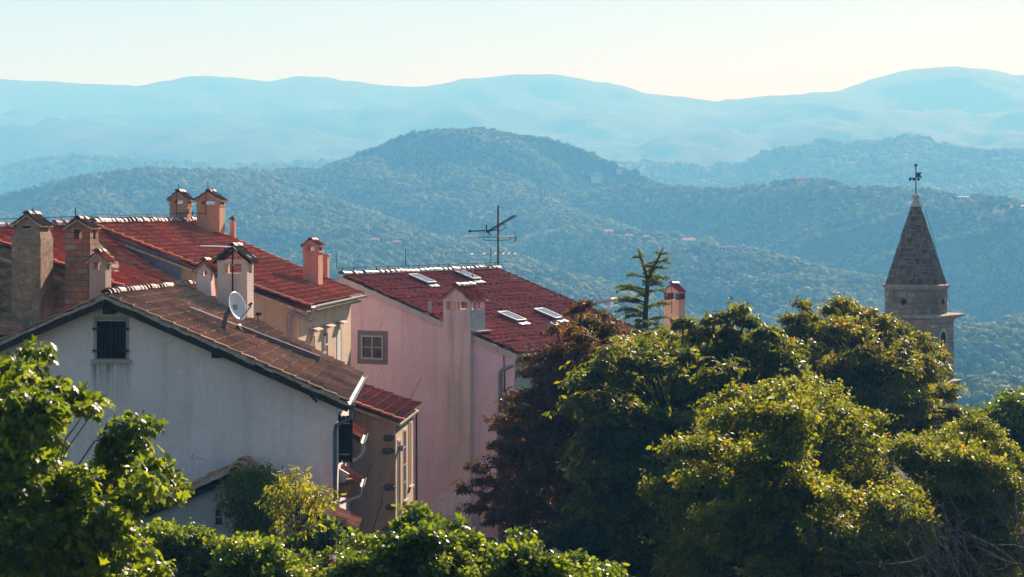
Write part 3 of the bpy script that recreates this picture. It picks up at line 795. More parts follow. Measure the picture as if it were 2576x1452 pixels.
# side wall: three windows with slab hoods, sunlight put into a paler cream coat
frB = Fr(-7.78, 72.2, math.radians(5.5 - 90))   # a toward the camera
def bside(mb, s0, s1, o0, o1, z0, z1, zo=None):
    d = Vector((.0958, .9954, 0)); n = Vector((.9954, -.0958, 0)); o = Vector((-7.78, 72.2, 0))
    vs = [o + d * s + n * q + Vector((0, 0, z)) for z in (z0, z1) for (s, q) in ((s0, o0), (s0, o1), (s1, o1), (s1, o0))]
    if zo: vs[1].z += zo; vs[2].z += zo; vs[5].z += zo; vs[6].z += zo
    return mb.hexa(vs)
mb = MB(); bside(mb, -.02, 10.83, -.02, .012, -1.9, 8.98); mb.build('side_coat', M['sunlit_plaster'], B)
for k, s in enumerate((2.6, 5.2, 8.1)):
    zt = 7.86
    mb = MB()
    for q in ((s - .5, s - .42), (s + .42, s + .5)): bside(mb, q[0], q[1], 0, .036, 5.2, zt)
    bside(mb, s - .5, s + .5, 0, .045, zt + .001, zt + .12)
    wn = mb.build('window', M['pale_stone'], B)
    mb = MB(); bside(mb, s - .415, s + .415, -.01, .02, 5.2, zt - .002); mb.build('pane', M[('brown_wood', 'dark_void', 'white_paint')[k]], wn)
    if k == 1:
        mb = MB()
        for zz in (5.9, 6.7, 7.4): bside(mb, s - .41, s + .41, .021, .04, zz - .03, zz + .03)
        bside(mb, s - .47, s - .43, .037, .12, 5.3, 7.75); mb.build('casement', M['white_paint'], wn)
    mb = MB(); bside(mb, s - .58, s + .58, 0, .34, 8.2, 8.235, -.10); mb.build('hood', M['coping_plaster'], B)
for s in (2.0, 5.1):
    mb = MB(); bside(mb, s, s + .06, .012, .02, 8.42, 8.8); mb.build('crack', M['dark_void'], B)

# nearer, lower wing of the red-roofed house
wE0, wE1, wR1, wR0 = Vector((-12.85, 67.6, 9.88)), Vector((-11.95, 72.1, 9.88)), Vector((-15.35, 72.55, 12.08)), Vector((-18.8, 68.55, 11.92))
B2 = thing('house', (-16, 69, 0), 'rough stone house wing with a lower red tile roof stepping below the tan house', 'house')
mb = MB(); shell(mb, (-24.0, 69.6), (-13.1, 67.85), (-12.3, 72.05), (-21.5, 74.0), -2, 9.4, 9.7, (-18.75, 68.75, 11.72), (-15.4, 72.6, 11.92)); mb.build('wall', M['stone_wall'], B2)
wroof, _ = roof(B2, wE0, wE1, wR1, wR0, [Vector((-21.8, 74.0, 9.7)), Vector((-24.4, 69.3, 9.5)), wR0 - Vector((0, 0, .02)), wR1 - Vector((0, 0, .02))], M['red_tile'], M['mortar'], .36, .25, .08, .09, amp=.042, drop=.28)
mb = MB(); ridge_caps(mb, wR0 + Vector((0, 0, .04)), wR1 + Vector((0, 0, .04)), .17, .42); mb.build('ridge_tile', M['ridge_clay'], wroof)
mb = MB(); d = wE0 - wR0
for i in range(15): mb.bar(wR0 + d * (i / 15) + Vector((0, -.05, -.03)), wR0 + d * ((i + 1.12) / 15) + Vector((0, -.05, .01)), .2, .07)
mb.build('verge_tile', M['red_tile'], wroof)
mb = MB(); pts = [wR0.lerp(wR1, i / 8) + Vector((0, 0, .3)) for i in range(9)]; mb.tube(pts, .012, 4)
for p in pts[::2]: mb.tube([p, p - Vector((0, 0, .22))], .011, 4)
mb.build('lightning_conductor', M['iron'], wroof)
# roof hatch on the lower wing
wn_ = (wE1 - wE0).cross(wR0 - wE0).normalized()
if wn_.z < 0: wn_ = -wn_
p, q = on_plane(310, 650, wE0, wn_), on_plane(356, 671, wE0, wn_); rdir = (wE1 - wE0).normalized()
mb = MB(); mb.hexa([p, q, q + rdir * .6, p + rdir * .6] + [x + wn_ * .14 for x in (p, q, q + rdir * .6, p + rdir * .6)]); ht = mb.build('roof_hatch', M['zinc'], B2)
mb = MB(); mb.bar(p.lerp(q, .5) + wn_ * .12, p.lerp(q, .62) + wn_ * .55 + Vector((.1, 0, 0)), .05, .05); mb.build('stay', M['zinc'], ht)
# small lean-to roof at the far left, below the stone wall
LT = thing('lean_to', (-16.6, 63, 0), 'low lean-to with old grey tiles between the white house and the stone wall', 'lean-to')
e0, e1, r1, r0 = W(-70, 850, 60.5), W(70, 838, 63), W(40, 806, 66.3), W(-70, 800, 66.3)
roof(LT, e0, e1, r1, r0, None, M['old_tile'], M['mortar'], .36, .24, .02, .1)
mb = MB(); mb.prism([(e0.x, e0.y + .3, 0), (e1.x - .1, e1.y + .3, 0), (r1.x - .1, 66.5, 0), (r0.x, 66.5, 0)], (0, 0, 8.2)); mb.build('wall', M['grey_plaster'], LT)

# chimneys
ch, fr, q = chimney(B2, 39, 99, 66.6, .95, .12, 830, 583, 566, 537, M['stone_chimney'], M['cap_tile'], 'broad rubble stone chimney with stepped shoulders', over=.14, collar=0, shoulder=(600, 1.26), pier=.26)
rod(ch, [W(92, 557, 66.6), W(83, 540, 66.6), W(83, 522, 66.6)], .018)
ch, fr, q = chimney(B2, 163, 228, 66.6, .85, .12, 790, 602, 574, 550, M['brick_chimney'], M['cap_tile'], 'patched red brick and stone chimney', over=.08, collar=0, pier=.34)
rod(ch, [W(177, 560, 66.7), W(190, 545, 66.7), W(190, 525, 66.7)], .018)
chimney(B2, 224, 266, 66.0, .6, .12, 790, 678, 657, 634, M['grey_plaster'], M['red_tile'], 'narrow grey plastered chimney', over=.14, collar=0, pier=.26)
ch, fr, q = chimney(B, 426, 472, 82.6, .65, .12, 570, 517, 502, 481, M['orange_plaster'], M['cap_tile'], 'left one of the ridge chimney pair', over=.12, collar=.03, ns=1, pier=.26)
rod(ch, [W(444, 553, 82.4), W(444, 480, 82.4), W(450, 478, 82.5), W(450, 464, 82.5)], .017, 'rusty_iron')
ch2, fr, q = chimney(B, 494, 553, 82.6, .85, .12, 584, 519, 504, 481, M['orange_plaster'], M['cap_tile'], 'broad right one of the ridge chimney pair', nf=2, over=.12, collar=.03, pier=.2)
rod(ch2, [W(518, 545, 82.4), W(518, 480, 82.4), W(523, 479, 82.5), W(523, 459, 82.5)], .017, 'rusty_iron')
rod(ch2, [W(442, 536, 82.45), W(518, 537, 82.45)], .014, 'rusty_iron', 'tie_bar'); rod(ch2, [W(484, 532, 82.5), W(483, 544, 82.5), W(480, 551, 82.5)], .02, 'iron', 'hook')
mb = MB(); c = W(585.5, 594, 83.8); mb.box(W(585.5, 585, 83.8), (.2, .2, 1.0), .1)
st = mb.build('stovepipe', M['rose_plaster'], B)
mb = MB(); c = W(585.5, 558, 83.8); mb.lathe(c, [(.05, -.02), (.05, .1)], 8); mb.lathe(c + Vector((0, 0, .09)), [(.21, 0), (.2, .02), (.02, .16)], 10); mb.build('cowl', M['rusty_iron'], st)
chimney(A, 496, 530, 65.2, .42, .12, 745, 694, 679, 656, M['chimney_white'], M['red_tile'], 'small white chimney', over=.16, collar=0, flare=.05, pier=.28)
ch8, fr8, q8 = chimney(A, 546, 623, 65.0, .75, .15, 850, 688, 655, 618, M['beige_plaster'], M['cap_tile'], 'largest chimney, beige with an open timber gable', over=.16, collar=0, open_gable=True, nf=1, pier=.19, lintel=.12, cap_mortar='dark_wood')
ch, fr, q = chimney(B, 762, 801, 79.4, .85, .12, 742, 636, 618, 603, M['rose_plaster'], M['red_tile'], 'slim rose plastered chimney above the zinc gutter', over=.1, collar=.06, pier=.26, flare=.0)
mb = MB(); fr.box(mb, -.38, .36, -.07, -.02, q[2] + .05, q[2] + .42); fr.box(mb, .33, .38, -.05, .9, q[2] + .0, q[2] + .3); mb.build('flashing', M['pipe_blue'], ch)
mb = MB(); mb.box(W(819, 668, 83.0), (.24, .4, 1.0), .1); st = mb.build('stovepipe', M['rose_plaster'], B); mb = MB(); mb.box(W(820, 641, 83.0), (.32, .5, .06), .1); mb.build('cowl', M['zinc'], st)

# antenna strapped to the big beige chimney
an = thing('tv_antenna', W(585, 735, 64.7), 'short dark antenna pole with one silver boom in front of the beige open chimney', 'antenna')
mb = MB(); mb.tube([W(585, 740, 64.75), W(585, 616, 64.75)], .028, 6); mb.build('mast', M['iron'], an)
mb = MB(); a, b = W(584, 621, 64.7), W(508, 619, 63.6); mb.tube([a, b], .018, 6)
for i in range(9):
    p = a.lerp(b, .1 + i * .11); mb.tube([p + Vector((.05, .14, 0)), p - Vector((.05, .14, 0))], .022, 5)
mb.build('boom', M['steel'], an)
mb = MB(); mb.tube([W(588, 622, 64.75), W(596, 632, 64.8), W(594, 650, 64.8), W(585, 668, 64.72)], .008, 4); mb.build('cable', M['white_paint'], an)

# ================================================================== small tan house with mixed red tiles
D = thing('house', (-5, 68, 0), 'narrow brown plastered house with a mossy red tile roof right of the white gable', 'house')
mb = MB(); shell(mb, (-8.6, 66.5), (-3.89, 66.3), (-3.52, 71.0), (-8.3, 71.3), -1, 7.2, 5.5, (-8.55, 66.5, 7.22), (-8.28, 71.28, 7.25)); mb.build('wall', M['brown_plaster'], D)
dE0, dE1, dR1, dR0 = Vector((-3.62, 65.95, 5.62)), Vector((-3.24, 71.15, 5.62)), Vector((-8.3, 71.4, 7.42)), Vector((-8.6, 66.1, 7.42))
droof, _ = roof(D, dE0, dE1, dR1, dR0, None, M['mixed_tile'], M['mortar'], .36, .24, .06, .08, amp=.045)
mb = MB(); d = dE0 - dR0
for i in range(14): mb.bar(dR0 + d * (i / 14) + Vector((0, -.04, -.04)), dR0 + d * ((i + 1.12) / 14) + Vector((0, -.04, -.0)), .2, .07)
mb.build('verge_tile', M['red_tile'], droof)
def dside(mb, s0, s1, o0, o1, z0, z1):
    d = Vector((.0785, .9969, 0)); n = Vector((.9969, -.0785, 0)); o = Vector((-3.89, 66.3, 0))
    return mb.hexa([o + d * s + n * q + Vector((0, 0, z)) for z in (z0, z1) for (s, q) in ((s0, o0), (s0, o1), (s1, o1), (s1, o0))])
mb = MB(); dside(mb, -.02, 4.73, -.02, .012, -.9, 5.48); mb.build('side_coat', M['sunlit_plaster'], D)  # paler coat carries the sunlit look of the brown house's side
for k, (s, zt, zb, w) in enumerate(((.75, 4.75, 2.2, .3), (2.2, 4.95, 2.6, .32), (3.6, 5.1, 2.9, .3))):
    mb = MB()
    for q in ((s - w - .07, s - w), (s + w, s + w + .07)): dside(mb, q[0], q[1], 0, .032, zb, zt)
    dside(mb, s - w - .07, s + w + .07, 0, .04, zt, zt + .09); dside(mb, s - w - .1, s + w + .1, 0, .12, zb - .08, zb)
    wn = mb.build('window', M['coping_plaster'], D)
    mb = MB(); dside(mb, s - w, s + w, 0, .02, zb, zt); mb.build('pane', M['dark_void' if k < 2 else 'brown_wood'], wn)
    if k == 1:
        mb = MB()
        dside(mb, s - .02, s + .02, .021, .032, zb, zt)
        for zz in (3.2, 3.8, 4.4): dside(mb, s - w, s + w, .023, .034, zz - .02, zz + .02)
        mb.build('bar', M['grey_paint'], wn)
mb = MB(); dside(mb, .5, .56, .02, .2, 4.45, 4.65); mb.build('pulley', M['teal_metal'], D)
mb = MB(); dside(mb, 3.0, 4.2, .0, .02, .5, 1.9); mb.build('door', M['dark_void'], D)
for (px, py, w) in ((977, 1102, .36), (975, 1135, .42), (980, 1226, .42), (983, 1276, .36), (978, 1332, .46)):
    c = W(px, py, 66.22); mb = MB()
    mb.lathe(c + Vector((0, 0, -.09)), [(w * .3, 0), (w * .5, .06), (w * .5, .12), (w * .35, .18)], 9); mb.build('corbel_stone', M['dark_stone'], D)
pts = [(958, 1255), (962, 1262), (958, 1275), (949, 1288), (951, 1296), (944, 1312), (938, 1340)]
mb = MB(); mb.tube([W(a, b, 66.27) for a, b in pts], .012, 4); mb.build('crack', M['dark_void'], D); mb = MB(); mb.tube([W(a, b, 66.27) for a, b in ((933, 1165), (930, 1180), (926, 1190), (922, 1205))], .008, 4); mb.build('crack', M['dark_void'], D)
mb = MB(); mb.tube([Vector((-3.36, 71.1, 5.5)), Vector((-3.42, 71.12, 5.2)), Vector((-3.42, 71.12, -.5))], .035, 6); mb.build('downpipe', M['iron'], D)
mb = MB(); mb.tube([W(1034, 1000, 71), W(1047, 975, 71), W(1060, 951, 71)], .008, 4); tw = mb.build('aerial_wire', M['iron'], D)

# ================================================================== pink house
FI = math.radians(28)
rdC = Vector((math.sin(FI), math.cos(FI), 0)); gdC = Vector((math.cos(FI), -math.sin(FI), 0))   # ridge and gable directions
C0 = Vector((-7.44, 88.0, 0))
def Cp(g, r, z): return C0 + gdC * g + rdC * r + Vector((0, 0, z))
Cth = thing('house', (C0.x, C0.y, 0), 'tall pink plastered house with a dark maroon tile roof and skylights', 'house')
mb = MB(); shell(mb, Cp(-8.2, 0, 0).xy, Cp(8.58, 0, 0).xy, Cp(8.58, 14.3, 0).xy, Cp(-8.2, 14.3, 0).xy, -5, 6.7, 6.62, Cp(0, 0, 9.7), Cp(0, 14.3, 9.7)); mb.build('wall', M['pink_plaster'], Cth)
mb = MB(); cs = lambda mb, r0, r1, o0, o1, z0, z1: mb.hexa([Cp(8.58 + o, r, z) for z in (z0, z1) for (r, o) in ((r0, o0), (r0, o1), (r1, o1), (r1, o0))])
cs(mb, .0, 14.2, -.03, .012, -4.9, 6.55); mb.build('side_coat', M['greygreen_plaster'], Cth)
cE0, cE1, cR1, cR0 = Cp(8.85, -.1, 6.66), Cp(8.85, 14.45, 6.66), Cp(0, 14.45, 9.86), Cp(0, -.1, 9.84)
croof, cN = roof(Cth, cE0, cE1, cR1, cR0, [Cp(-8.6, 14.4, 6.6), Cp(-8.6, -.1, 6.6), cR0 - Vector((0, 0, .02)), cR1 - Vector((0, 0, .02))], M['maroon_tile'], M['mortar'], .38, .3, .03, .09, amp=.03)
mb = MB(); ridge_caps(mb, cR0 + Vector((0, 0, .04)) - rdC * .1, cR1 + Vector((0, 0, .04)), .17, .44); mb.build('ridge_tile', M['ridge_clay'], croof)
mb = MB()
for i in range(16):
    p = cR0.lerp(cR1, i / 15.5) + Vector((0, 0, .14)); mb.tube([p, p + Vector((0, 0, .2))], .018, 4)
mb.tube([cR0 + Vector((0, 0, .32)) - rdC * .2, cR1 + Vector((0, 0, .32))], .014, 4)
mb.tube([cR0 + Vector((0, 0, .32)) - rdC * .2, cR0 + Vector((0, 0, .34)) - rdC * .5, cR0 + Vector((0, 0, 1.0)) - rdC * .52], .015, 4)
for t in (.37, .94):
    p = cR0.lerp(cR1, t) + Vector((0, 0, .3)); mb.tube([p, p + Vector((0, 0, .8))], .015, 4)
mb.tube([cR1 + Vector((0, 0, .2)) - rdC * .9, cR1.lerp(cE1, .5) + cN * .12 - rdC * .9, cE1 + cN * .12 - rdC * .9], .012, 4)
mb.build('lightning_conductor', M['iron'], croof)
# plaster coping under the gable tiles, on both gables
mb = MB(); mb.hexa([Cp(-.02, -.12, 9.44), Cp(8.7, -.12, 6.34), Cp(8.7, .02, 6.34), Cp(-.02, .02, 9.44), Cp(-.02, -.12, 9.75), Cp(8.7, -.12, 6.6), Cp(8.7, .02, 6.6), Cp(-.02, .02, 9.75)]); mb.build('coping', M['coping_plaster'], croof)
mb = MB(); mb.hexa([Cp(-8.4, -.12, 6.34), Cp(-.03, -.12, 9.44), Cp(-.03, .02, 9.44), Cp(-8.4, .02, 6.34), Cp(-8.4, -.12, 6.6), Cp(-.03, -.12, 9.75), Cp(-.03, .02, 9.75), Cp(-8.4, .02, 6.6)]); mb.build('coping', M['coping_plaster'], croof)
# snow hooks
mb = MB()
for i in range(9):
    for k in range(26):
        u = (k + .5 * (i % 2) + .3) / 26.5; v = (i + .6) / 9.6
        p = cE0.lerp(cE1, u).lerp(cR0.lerp(cR1, u), v) + cN * .06
        mb.box(p, (.09, .05, .07), FI)
tag(mb.build('snow_guard', M['dark_stone'], croof), kind='stuff')
# a few newer glossy tiles' edges along the courses
def skylight(px0, py0, px1, py1, wid, label, openang=0):
    a, b = on_plane(px0, py0, cE0, cN), on_plane(px1, py1, cE0, cN)
    sd = (cE0 - cR0).normalized(); L = max(.6, (b - a).dot(sd)); b = a + sd * L
    p = [a, b, b + rdC * wid, a + rdC * wid]; up = cN
    mb = MB(); mb.hexa([x + up * .0 for x in p] + [x + up * .16 for x in p])
    w = mb.build('skylight', M['channel_metal'], Cth); w['label'] = label
    i = .07; g = [a + sd * i + rdC * i, b - sd * i + rdC * i, b - sd * i + rdC * (wid - i), a + sd * i + rdC * (wid - i)]
    mb = MB(); mb.hexa([x + up * .15 for x in g] + [x + up * .175 for x in g]); mb.build('pane', M['glass_sky'], w)
    mb = MB()
    for (s, e) in ((p[0], p[1]), (p[1], p[2]), (p[2], p[3]), (p[3], p[0])):
        mb.bar(s + up * .17, e + up * .17, .08, .04, up)
    mb.build('frame', M['zinc'], w)
    mb = MB(); mb.hexa([x + up * .05 for x in (b + sd * .0, b + sd * .32, b + sd * .32 + rdC * (wid + .05), b + rdC * (wid + .05))] + [x + up * .08 for x in (b, b + sd * .32, b + sd * .32 + rdC * (wid + .05), b + rdC * (wid + .05))])
    mb.build('flashing', M['zinc'], w)
skylight(1026, 699, 1075, 719, .8, 'skylight near the left end of the ridge')
skylight(1140, 689, 1187, 709, .8, 'skylight close under the middle of the ridge')
skylight(1250, 794, 1304, 814, .9, 'skylight right of the white chimney')
skylight(1342, 786, 1398, 808, .9, 'skylight near the right edge')
# raised roof window at the far right of the roof
q = on_plane(1478, 770, cE0, cN); sd = (cE0 - cR0).normalized()
mb = MB(); top = [q + cN * .1, q + sd * 1.1 + cN * .75 , q + sd * 1.1 + rdC * .8 + cN * .75, q + rdC * .8 + cN * .1]
mb.hexa([x - cN * .06 for x in top] + top); rw = mb.build('roof_window', M['glass_sky'], Cth)
mb = MB()
for i in range(4): mb.bar(top[i] + cN * .02, top[(i + 1) % 4] + cN * .02, .12, .09, cN)
mb.bar(q + sd * 1.1 + cN * .02, top[1], .04, .04); mb.build('frame', M['white_paint'], rw)
# vent pipes on the roof
def vent(px, py, h, r, cone=True, lab=None):
    q = on_plane(px, py, cE0, cN); mb = MB(); mb.lathe(q, [(r, -.05), (r, h)], 8)
    v = mb.build('vent_pipe', M['grey_paint'], Cth)
    if cone:
        mb = MB(); mb.lathe(q + Vector((0, 0, h + .02)), [(r * 2.2, 0), (r * 2.1, .03), (r * .3, .16)], 8); mb.build('cowl', M['zinc'], v)
vent(1082, 787, .5, .08, False); vent(1189, 705, .6, .03, False); vent(1384, 843, .42, .09)
# gutter, downpipe, cable
gutter(Cth, cE0 + gdC * .08 - Vector((0, 0, .06)), cE1 + gdC * .08 - Vector((0, 0, .06)), .1, 'zinc')
q = cE0 + gdC * .08 + rdC * .3 - Vector((0, 0, .15))
mb = MB(); mb.tube([q, q - Vector((0, 0, .25)), Cp(8.0, -.1, 5.95), Cp(7.9, -.1, 5.85), Cp(7.88, -.1, -3)], .075, 8)
mb.lathe(q - Vector((0, 0, .2)), [(.08, 0), (.14, .1), (.14, .2)], 8); mb.build('downpipe', M['pipe_grey'], Cth)
gpC = lambda px, py: on_plane(px, py, Cp(0, -.05, 0), rdC)
mb = MB(); mb.tube([gpC(1300, 853), gpC(1284, 856), gpC(1266, 861), gpC(1263, 866), gpC(1267, 890), gpC(1269, 960), gpC(1269, 1200)], .022, 5); mb.build('cable', M['iron'], Cth)
# gable window
wc = gpC(936, 874); gx = (wc - C0).dot(gdC)
frC = Fr(C0.x, C0.y, FI)
window(Cth, frC, gx, wc.z, 1.14, 1.06, 0, 'grey_paint', 'glass_dark', .075, (1, 1), surround='window_surround', sw=.2, proud=.07)
# barred window in the grey-green side wall
for (r, z) in ((3.2, 4.2),):
    mb = MB()
    cs(mb, r - .62, r - .5, 0, .06, z - .75, z + .75); cs(mb, r + .5, r + .62, 0, .06, z - .75, z + .75); cs(mb, r - .5, r + .5, 0, .06, z + .63, z + .75); cs(mb, r - .62, r + .62, 0, .1, z - .85, z - .751)
    wn = mb.build('window', M['teal_metal'], Cth)
    mb = MB(); cs(mb, r - .5, r + .5, 0, .025, z - .75, z + .63); mb.build('pane', M['glass_dark'], wn)
    mb = MB()
    for i in range(7): x = r - .45 + .15 * i; mb.tube([Cp(8.58 + .08, x, z - .75), Cp(8.58 + .08, x, z + .63)], .018, 5)
    mb.build('bar', M['grey_paint'], wn)
# big chimney with breast down the gable
bx0, bx1 = (gpC(1122, 800) - C0).dot(gdC), (gpC(1190, 800) - C0).dot(gdC)
mb = MB(); frC.box(mb, bx0, bx1, -.3, 1.0, zat(1230, 85), zat(779, 85.3))
frC.box(mb, bx0 - .55, bx1 + .3, -.75, .0, -4.5, zat(1292, 85)); frC.box(mb, bx0 - .5, bx1 + .25, -.7, .0, zat(1292, 85), zat(1236, 85), bx0 - .02, bx1 + .02, -.32, .0)
frC.box(mb, bx0 - .06, bx1 + .06, -.36, .02, zat(1236, 85) , zat(1228, 85))
zt, zl, za = zat(779, 85.3), zat(758, 85.3), zat(720, 85.3)
wv = bx1 - bx0; p = .15
for x in (bx0, (bx0 + bx1) / 2 - p / 2, bx1 - p): 
    for y_ in (-.3, 1.0 - p): frC.box(mb, x, x + p, y_, y_ + p, zt, zl)
for x in (bx0, bx1 - p): frC.box(mb, x, x + p, .35 - p / 2, .35 + p / 2, zt, zl)
frC.box(mb, bx0 - .05, bx1 + .05, -.35, 1.05, zl, zl + .1)
mb.prism([frC.p(bx0 - .02, -.33, zl + .1), frC.p(bx1 + .02, -.33, zl + .1), frC.p((bx0 + bx1) / 2, -.33, za - .05)], frC.f * 1.36)
ch = mb.build('chimney', M['chimney_white'], Cth)
tb = MB(); sl = MB(); mx = (bx0 + bx1) / 2
for s in (1, -1):
    e = [frC.p(mx + s * (wv / 2 + .14), -.42, zl + .03), frC.p(mx + s * (wv / 2 + .14), 1.12, zl + .03), frC.p(mx, 1.12, za), frC.p(mx, -.42, za)]
    if s < 0: e = [e[1], e[0], e[3], e[2]]
    tiles(tb, *e, course=.34, tw=.24); sl.slab([x - Vector((0, 0, .03)) for x in e], .05)
tb.build('cap_tiles', M['maroon_tile'], ch); sl.build('cap_slab', M['mortar'], ch)
rb = MB(); ridge_caps(rb, frC.p(mx, -.44, za + .02), frC.p(mx, 1.12, za + .02), .16, .4); rb.build('ridge_tile', M['ridge_clay'], ch)
mb = MB(); frC.box(mb, bx1 + .0, bx1 + .35, -.12, 1.1, 8.0 - (bx1 - 0) * .0 + (zat(836, 85) - 8.0), zat(836, 85) + .06); mb.build('flashing', M['zinc'], ch)
mb = MB(); frC.box(mb, bx1 - .004, bx1 + .012, -.29, .99, zat(836, 85), zt - .02); mb.build('shade_sheet', M['pipe_grey'], ch)  # thin grey sheet puts the shade of this chimney side into colour

# roof aerial of the pink house
TA = thing('tv_antenna', cR1 - rdC * .2, 'tall rusty television mast with three antenna booms above the maroon roof', 'antenna')
yA = cR1.y - .2
PA = lambda px, py, dy=0: W(px, py, yA + dy)
mb = MB(); mb.tube([PA(1253, 680), PA(1253, 517)], .045, 8); mb.build('mast', M['rusty_iron'], TA)
mb = MB(); a, b = PA(1226, 583, .6), PA(1295, 542, -2.2)
mb.tube([a, b], .022, 5)
for i in range(22):
    p = a.lerp(b, i / 21); mb.tube([p - Vector((.16, .06, .03)), p + Vector((.16, .06, -.03))], .012, 4); mb.tube([p, p + Vector((.0, 0, -.07))], .01, 4)
mb.tube([a.lerp(b, .5), PA(1274, 566), PA(1270, 574), PA(1255, 585)], .016, 5)
mb.tube([PA(1181, 582), PA(1256, 579)], .03, 5); mb.box(PA(1182, 582), (.12, .1, .12))
mb.tube([PA(1223, 565, .3), PA(1224, 580, .3), PA(1234, 592, .3)], .03, 5)
for (x0, y0, x1, y1) in ((1207, 566, 1237, 560), (1208, 588, 1245, 594)):
    for i in range(6):
        t = i / 5; x = x0 + (x1 - x0) * t; yy = y0 + (y1 - y0) * t * (0 if y0 < 580 else 1)
        mb.tube([PA(x, yy, .3), PA(x + (0 if y0 < 580 else -12 + 12 * 0), yy + (20 if y0 < 580 else -10), .3)], .006, 3)
mb.build('aerial', M['iron'], TA)
mb = MB(); a, b = PA(1168, 596), PA(1299, 597); mb.tube([a, b], .022, 5)
for i in range(24):
    t = i / 23; t = t * .62 if i < 11 else .3 + .7 * t
    p = a.lerp(b, min(t, .97)); mb.tube([p - Vector((.03, .28, .03)), p + Vector((.03, .28, .07))], .012, 4)
mb.tube([PA(1292, 583, .2), PA(1299, 597), PA(1295, 608, -.2)], .03, 5)
mb.tube([PA(1215, 597), PA(1217, 603), PA(1220, 605), PA(1252, 605), PA(1281, 604), PA(1285, 601), PA(1285, 597)], .016, 5)
mb.build('aerial', M['rusty_iron'], TA)
mb = MB(); a, b = PA(1187, 639), PA(1300, 638); mb.tube([a, b], .018, 5)
for t in (0, .27, .52, .7, .82, .96):
    p = a.lerp(b, t); mb.tube([p - Vector((.04, .4, .02)), p + Vector((.04, .4, .02))], .02, 5)
mb.build('aerial', M['steel'], TA)

# ================================================================== chimney house hidden behind the trees
H = thing('house', (9.5, 103, 0), 'house hidden behind the chestnuts showing only its peach chimney', 'house')
mb = MB(); shell(mb, (5, 103), (14, 101), (16, 110), (7, 112), -5, 4.0, 4.0, (9.6, 102, 6.2), (11.6, 111, 6.2)); mb.build('wall', M['peach_plaster'], H)
hr, _ = roof(H, (14.4, 100.7, 3.95), (16.5, 110.3, 3.95), (11.7, 111.4, 6.35), (9.5, 101.6, 6.35), [Vector((6.5, 112.4, 3.9)), Vector((4.5, 102.7, 3.9)), Vector((9.5, 101.6, 6.33)), Vector((11.7, 111.4, 6.33))], M['maroon_tile'], M['mortar'])
ch, fr, q = chimney(H, 1669, 1709, 103.2, .85, FI, 870, 758, 736, 715, M['peach_plaster'], M['maroon_tile'], nf=2, over=.06, collar=.07, pier=.24, lintel=.02, caps=1, head_mat=M['brown_brick'])
rod(ch, [W(1690, 790, 102.6), W(1690, 712, 102.6), W(1688, 705, 102.6)], .02)
R2 = thing('house', (27, 92, 0), 'purple-red roofed house half hidden at the right edge behind green trees', 'house')
mb = MB(); shell(mb, (23.6, 93), (31, 93), (31, 101), (23.6, 101), -6, .2, .2, (27.3, 93, 2), (27.3, 101, 2)); mb.build('wall', M['beige_plaster'], R2)
roof(R2, (31.3, 92.7, .1), (31.3, 101.3, .1), (27.3, 101.3, 2.1), (27.3, 92.7, 2.1), None, M['maroon_tile'], M['mortar'])
roof(R2, (23.2, 101.3, .1), (23.2, 92.7, .1), (27.3, 92.7, 2.1), (27.3, 101.3, 2.1), None, M['maroon_tile'], M['mortar'])
# ================================================================== bell tower
TY = 150.0
TAZ = math.atan2(2304 - CX, F)
tc = W(2304, 570, TY)
T = thing('bell_tower', (tc.x, tc.y, 0), 'stone bell tower with an octagonal drum and a dark conical stone spire', 'tower')
tf = Vector((math.sin(TAZ), math.cos(TAZ), 0)); tr = Vector((math.cos(TAZ), -math.sin(TAZ), 0))
TC = Vector((tc.x, tc.y, 0))
def tn(deg): a = math.radians(deg); return -tf * math.cos(a) + tr * math.sin(a)
def ring(R, z, n, off): return [TC + tn(off + 360 / n * k) * R + Vector((0, 0, z)) for k in range(n)]
def frustum(mb, levels, n, off):
    rs = [ring(R, z, n, off) for R, z in levels]; vs = [p for r in rs for p in r]; fs = []
    for i in range(len(levels) - 1):
        for k in range(n): fs.append((i * n + k, i * n + (k + 1) % n, (i + 1) * n + (k + 1) % n, (i + 1) * n + k))
    fs.append(tuple(range(n))[::-1]); fs.append(tuple(range((len(levels) - 1) * n, len(levels) * n)))
    mb.add(vs, fs)
zz = lambda py: zat(py, TY)
OFF = -24 + 22.5; c8 = 1 / math.cos(math.pi / 8); c4 = math.sqrt(2)
# spire of stone courses, each course slightly stepped
mb = MB(); nco = 15; zb, zt_ = zz(716), zz(520)
lev = []
for i in range(nco):
    t0, t1 = i / nco, (i + 1) / nco
    r0, r1 = 2.1 * (1 - t0) + .32 * t0, 2.1 * (1 - t1) + .32 * t1
    lev += [(r0 * c8 + .015, zb + (zt_ - zb) * t0 + (.0 if i == 0 else .004)), (r1 * c8 + .045, zb + (zt_ - zb) * t1)]
frustum(mb, lev, 8, OFF); mb.v = [(p[0] + random.uniform(-.018, .018), p[1] + random.uniform(-.018, .018), p[2] + random.uniform(-.015, .015)) for p in mb.v]; mb.build('spire', M['spire_stone'], T)
mb = MB(); frustum(mb, [(.36 * c8, zt_), (.2 * c8, zz(502))], 8, OFF); mb.lathe(TC + Vector((0, 0, zz(502))), [(.2, 0), (.16, .05), (.28, .15), (.3, .28), (.2, .38), (.08, .42)], 12)
mb.build('finial', M['pale_stone'], T)
mb = MB(); frustum(mb, [(2.14 * c8, zz(787)), (2.14 * c8, zz(727))], 8, OFF); dr = mb.build('drum', M['tower_stone'], T)
mb = MB(); frustum(mb, [(2.17 * c8, zz(727) + .002), (2.3 * c8, zz(720)), (2.34 * c8, zz(719)), (2.34 * c8, zz(716.5)), (2.12 * c8, zz(714.5))], 8, OFF); mb.build('cornice', M['cornice_stone'], T)
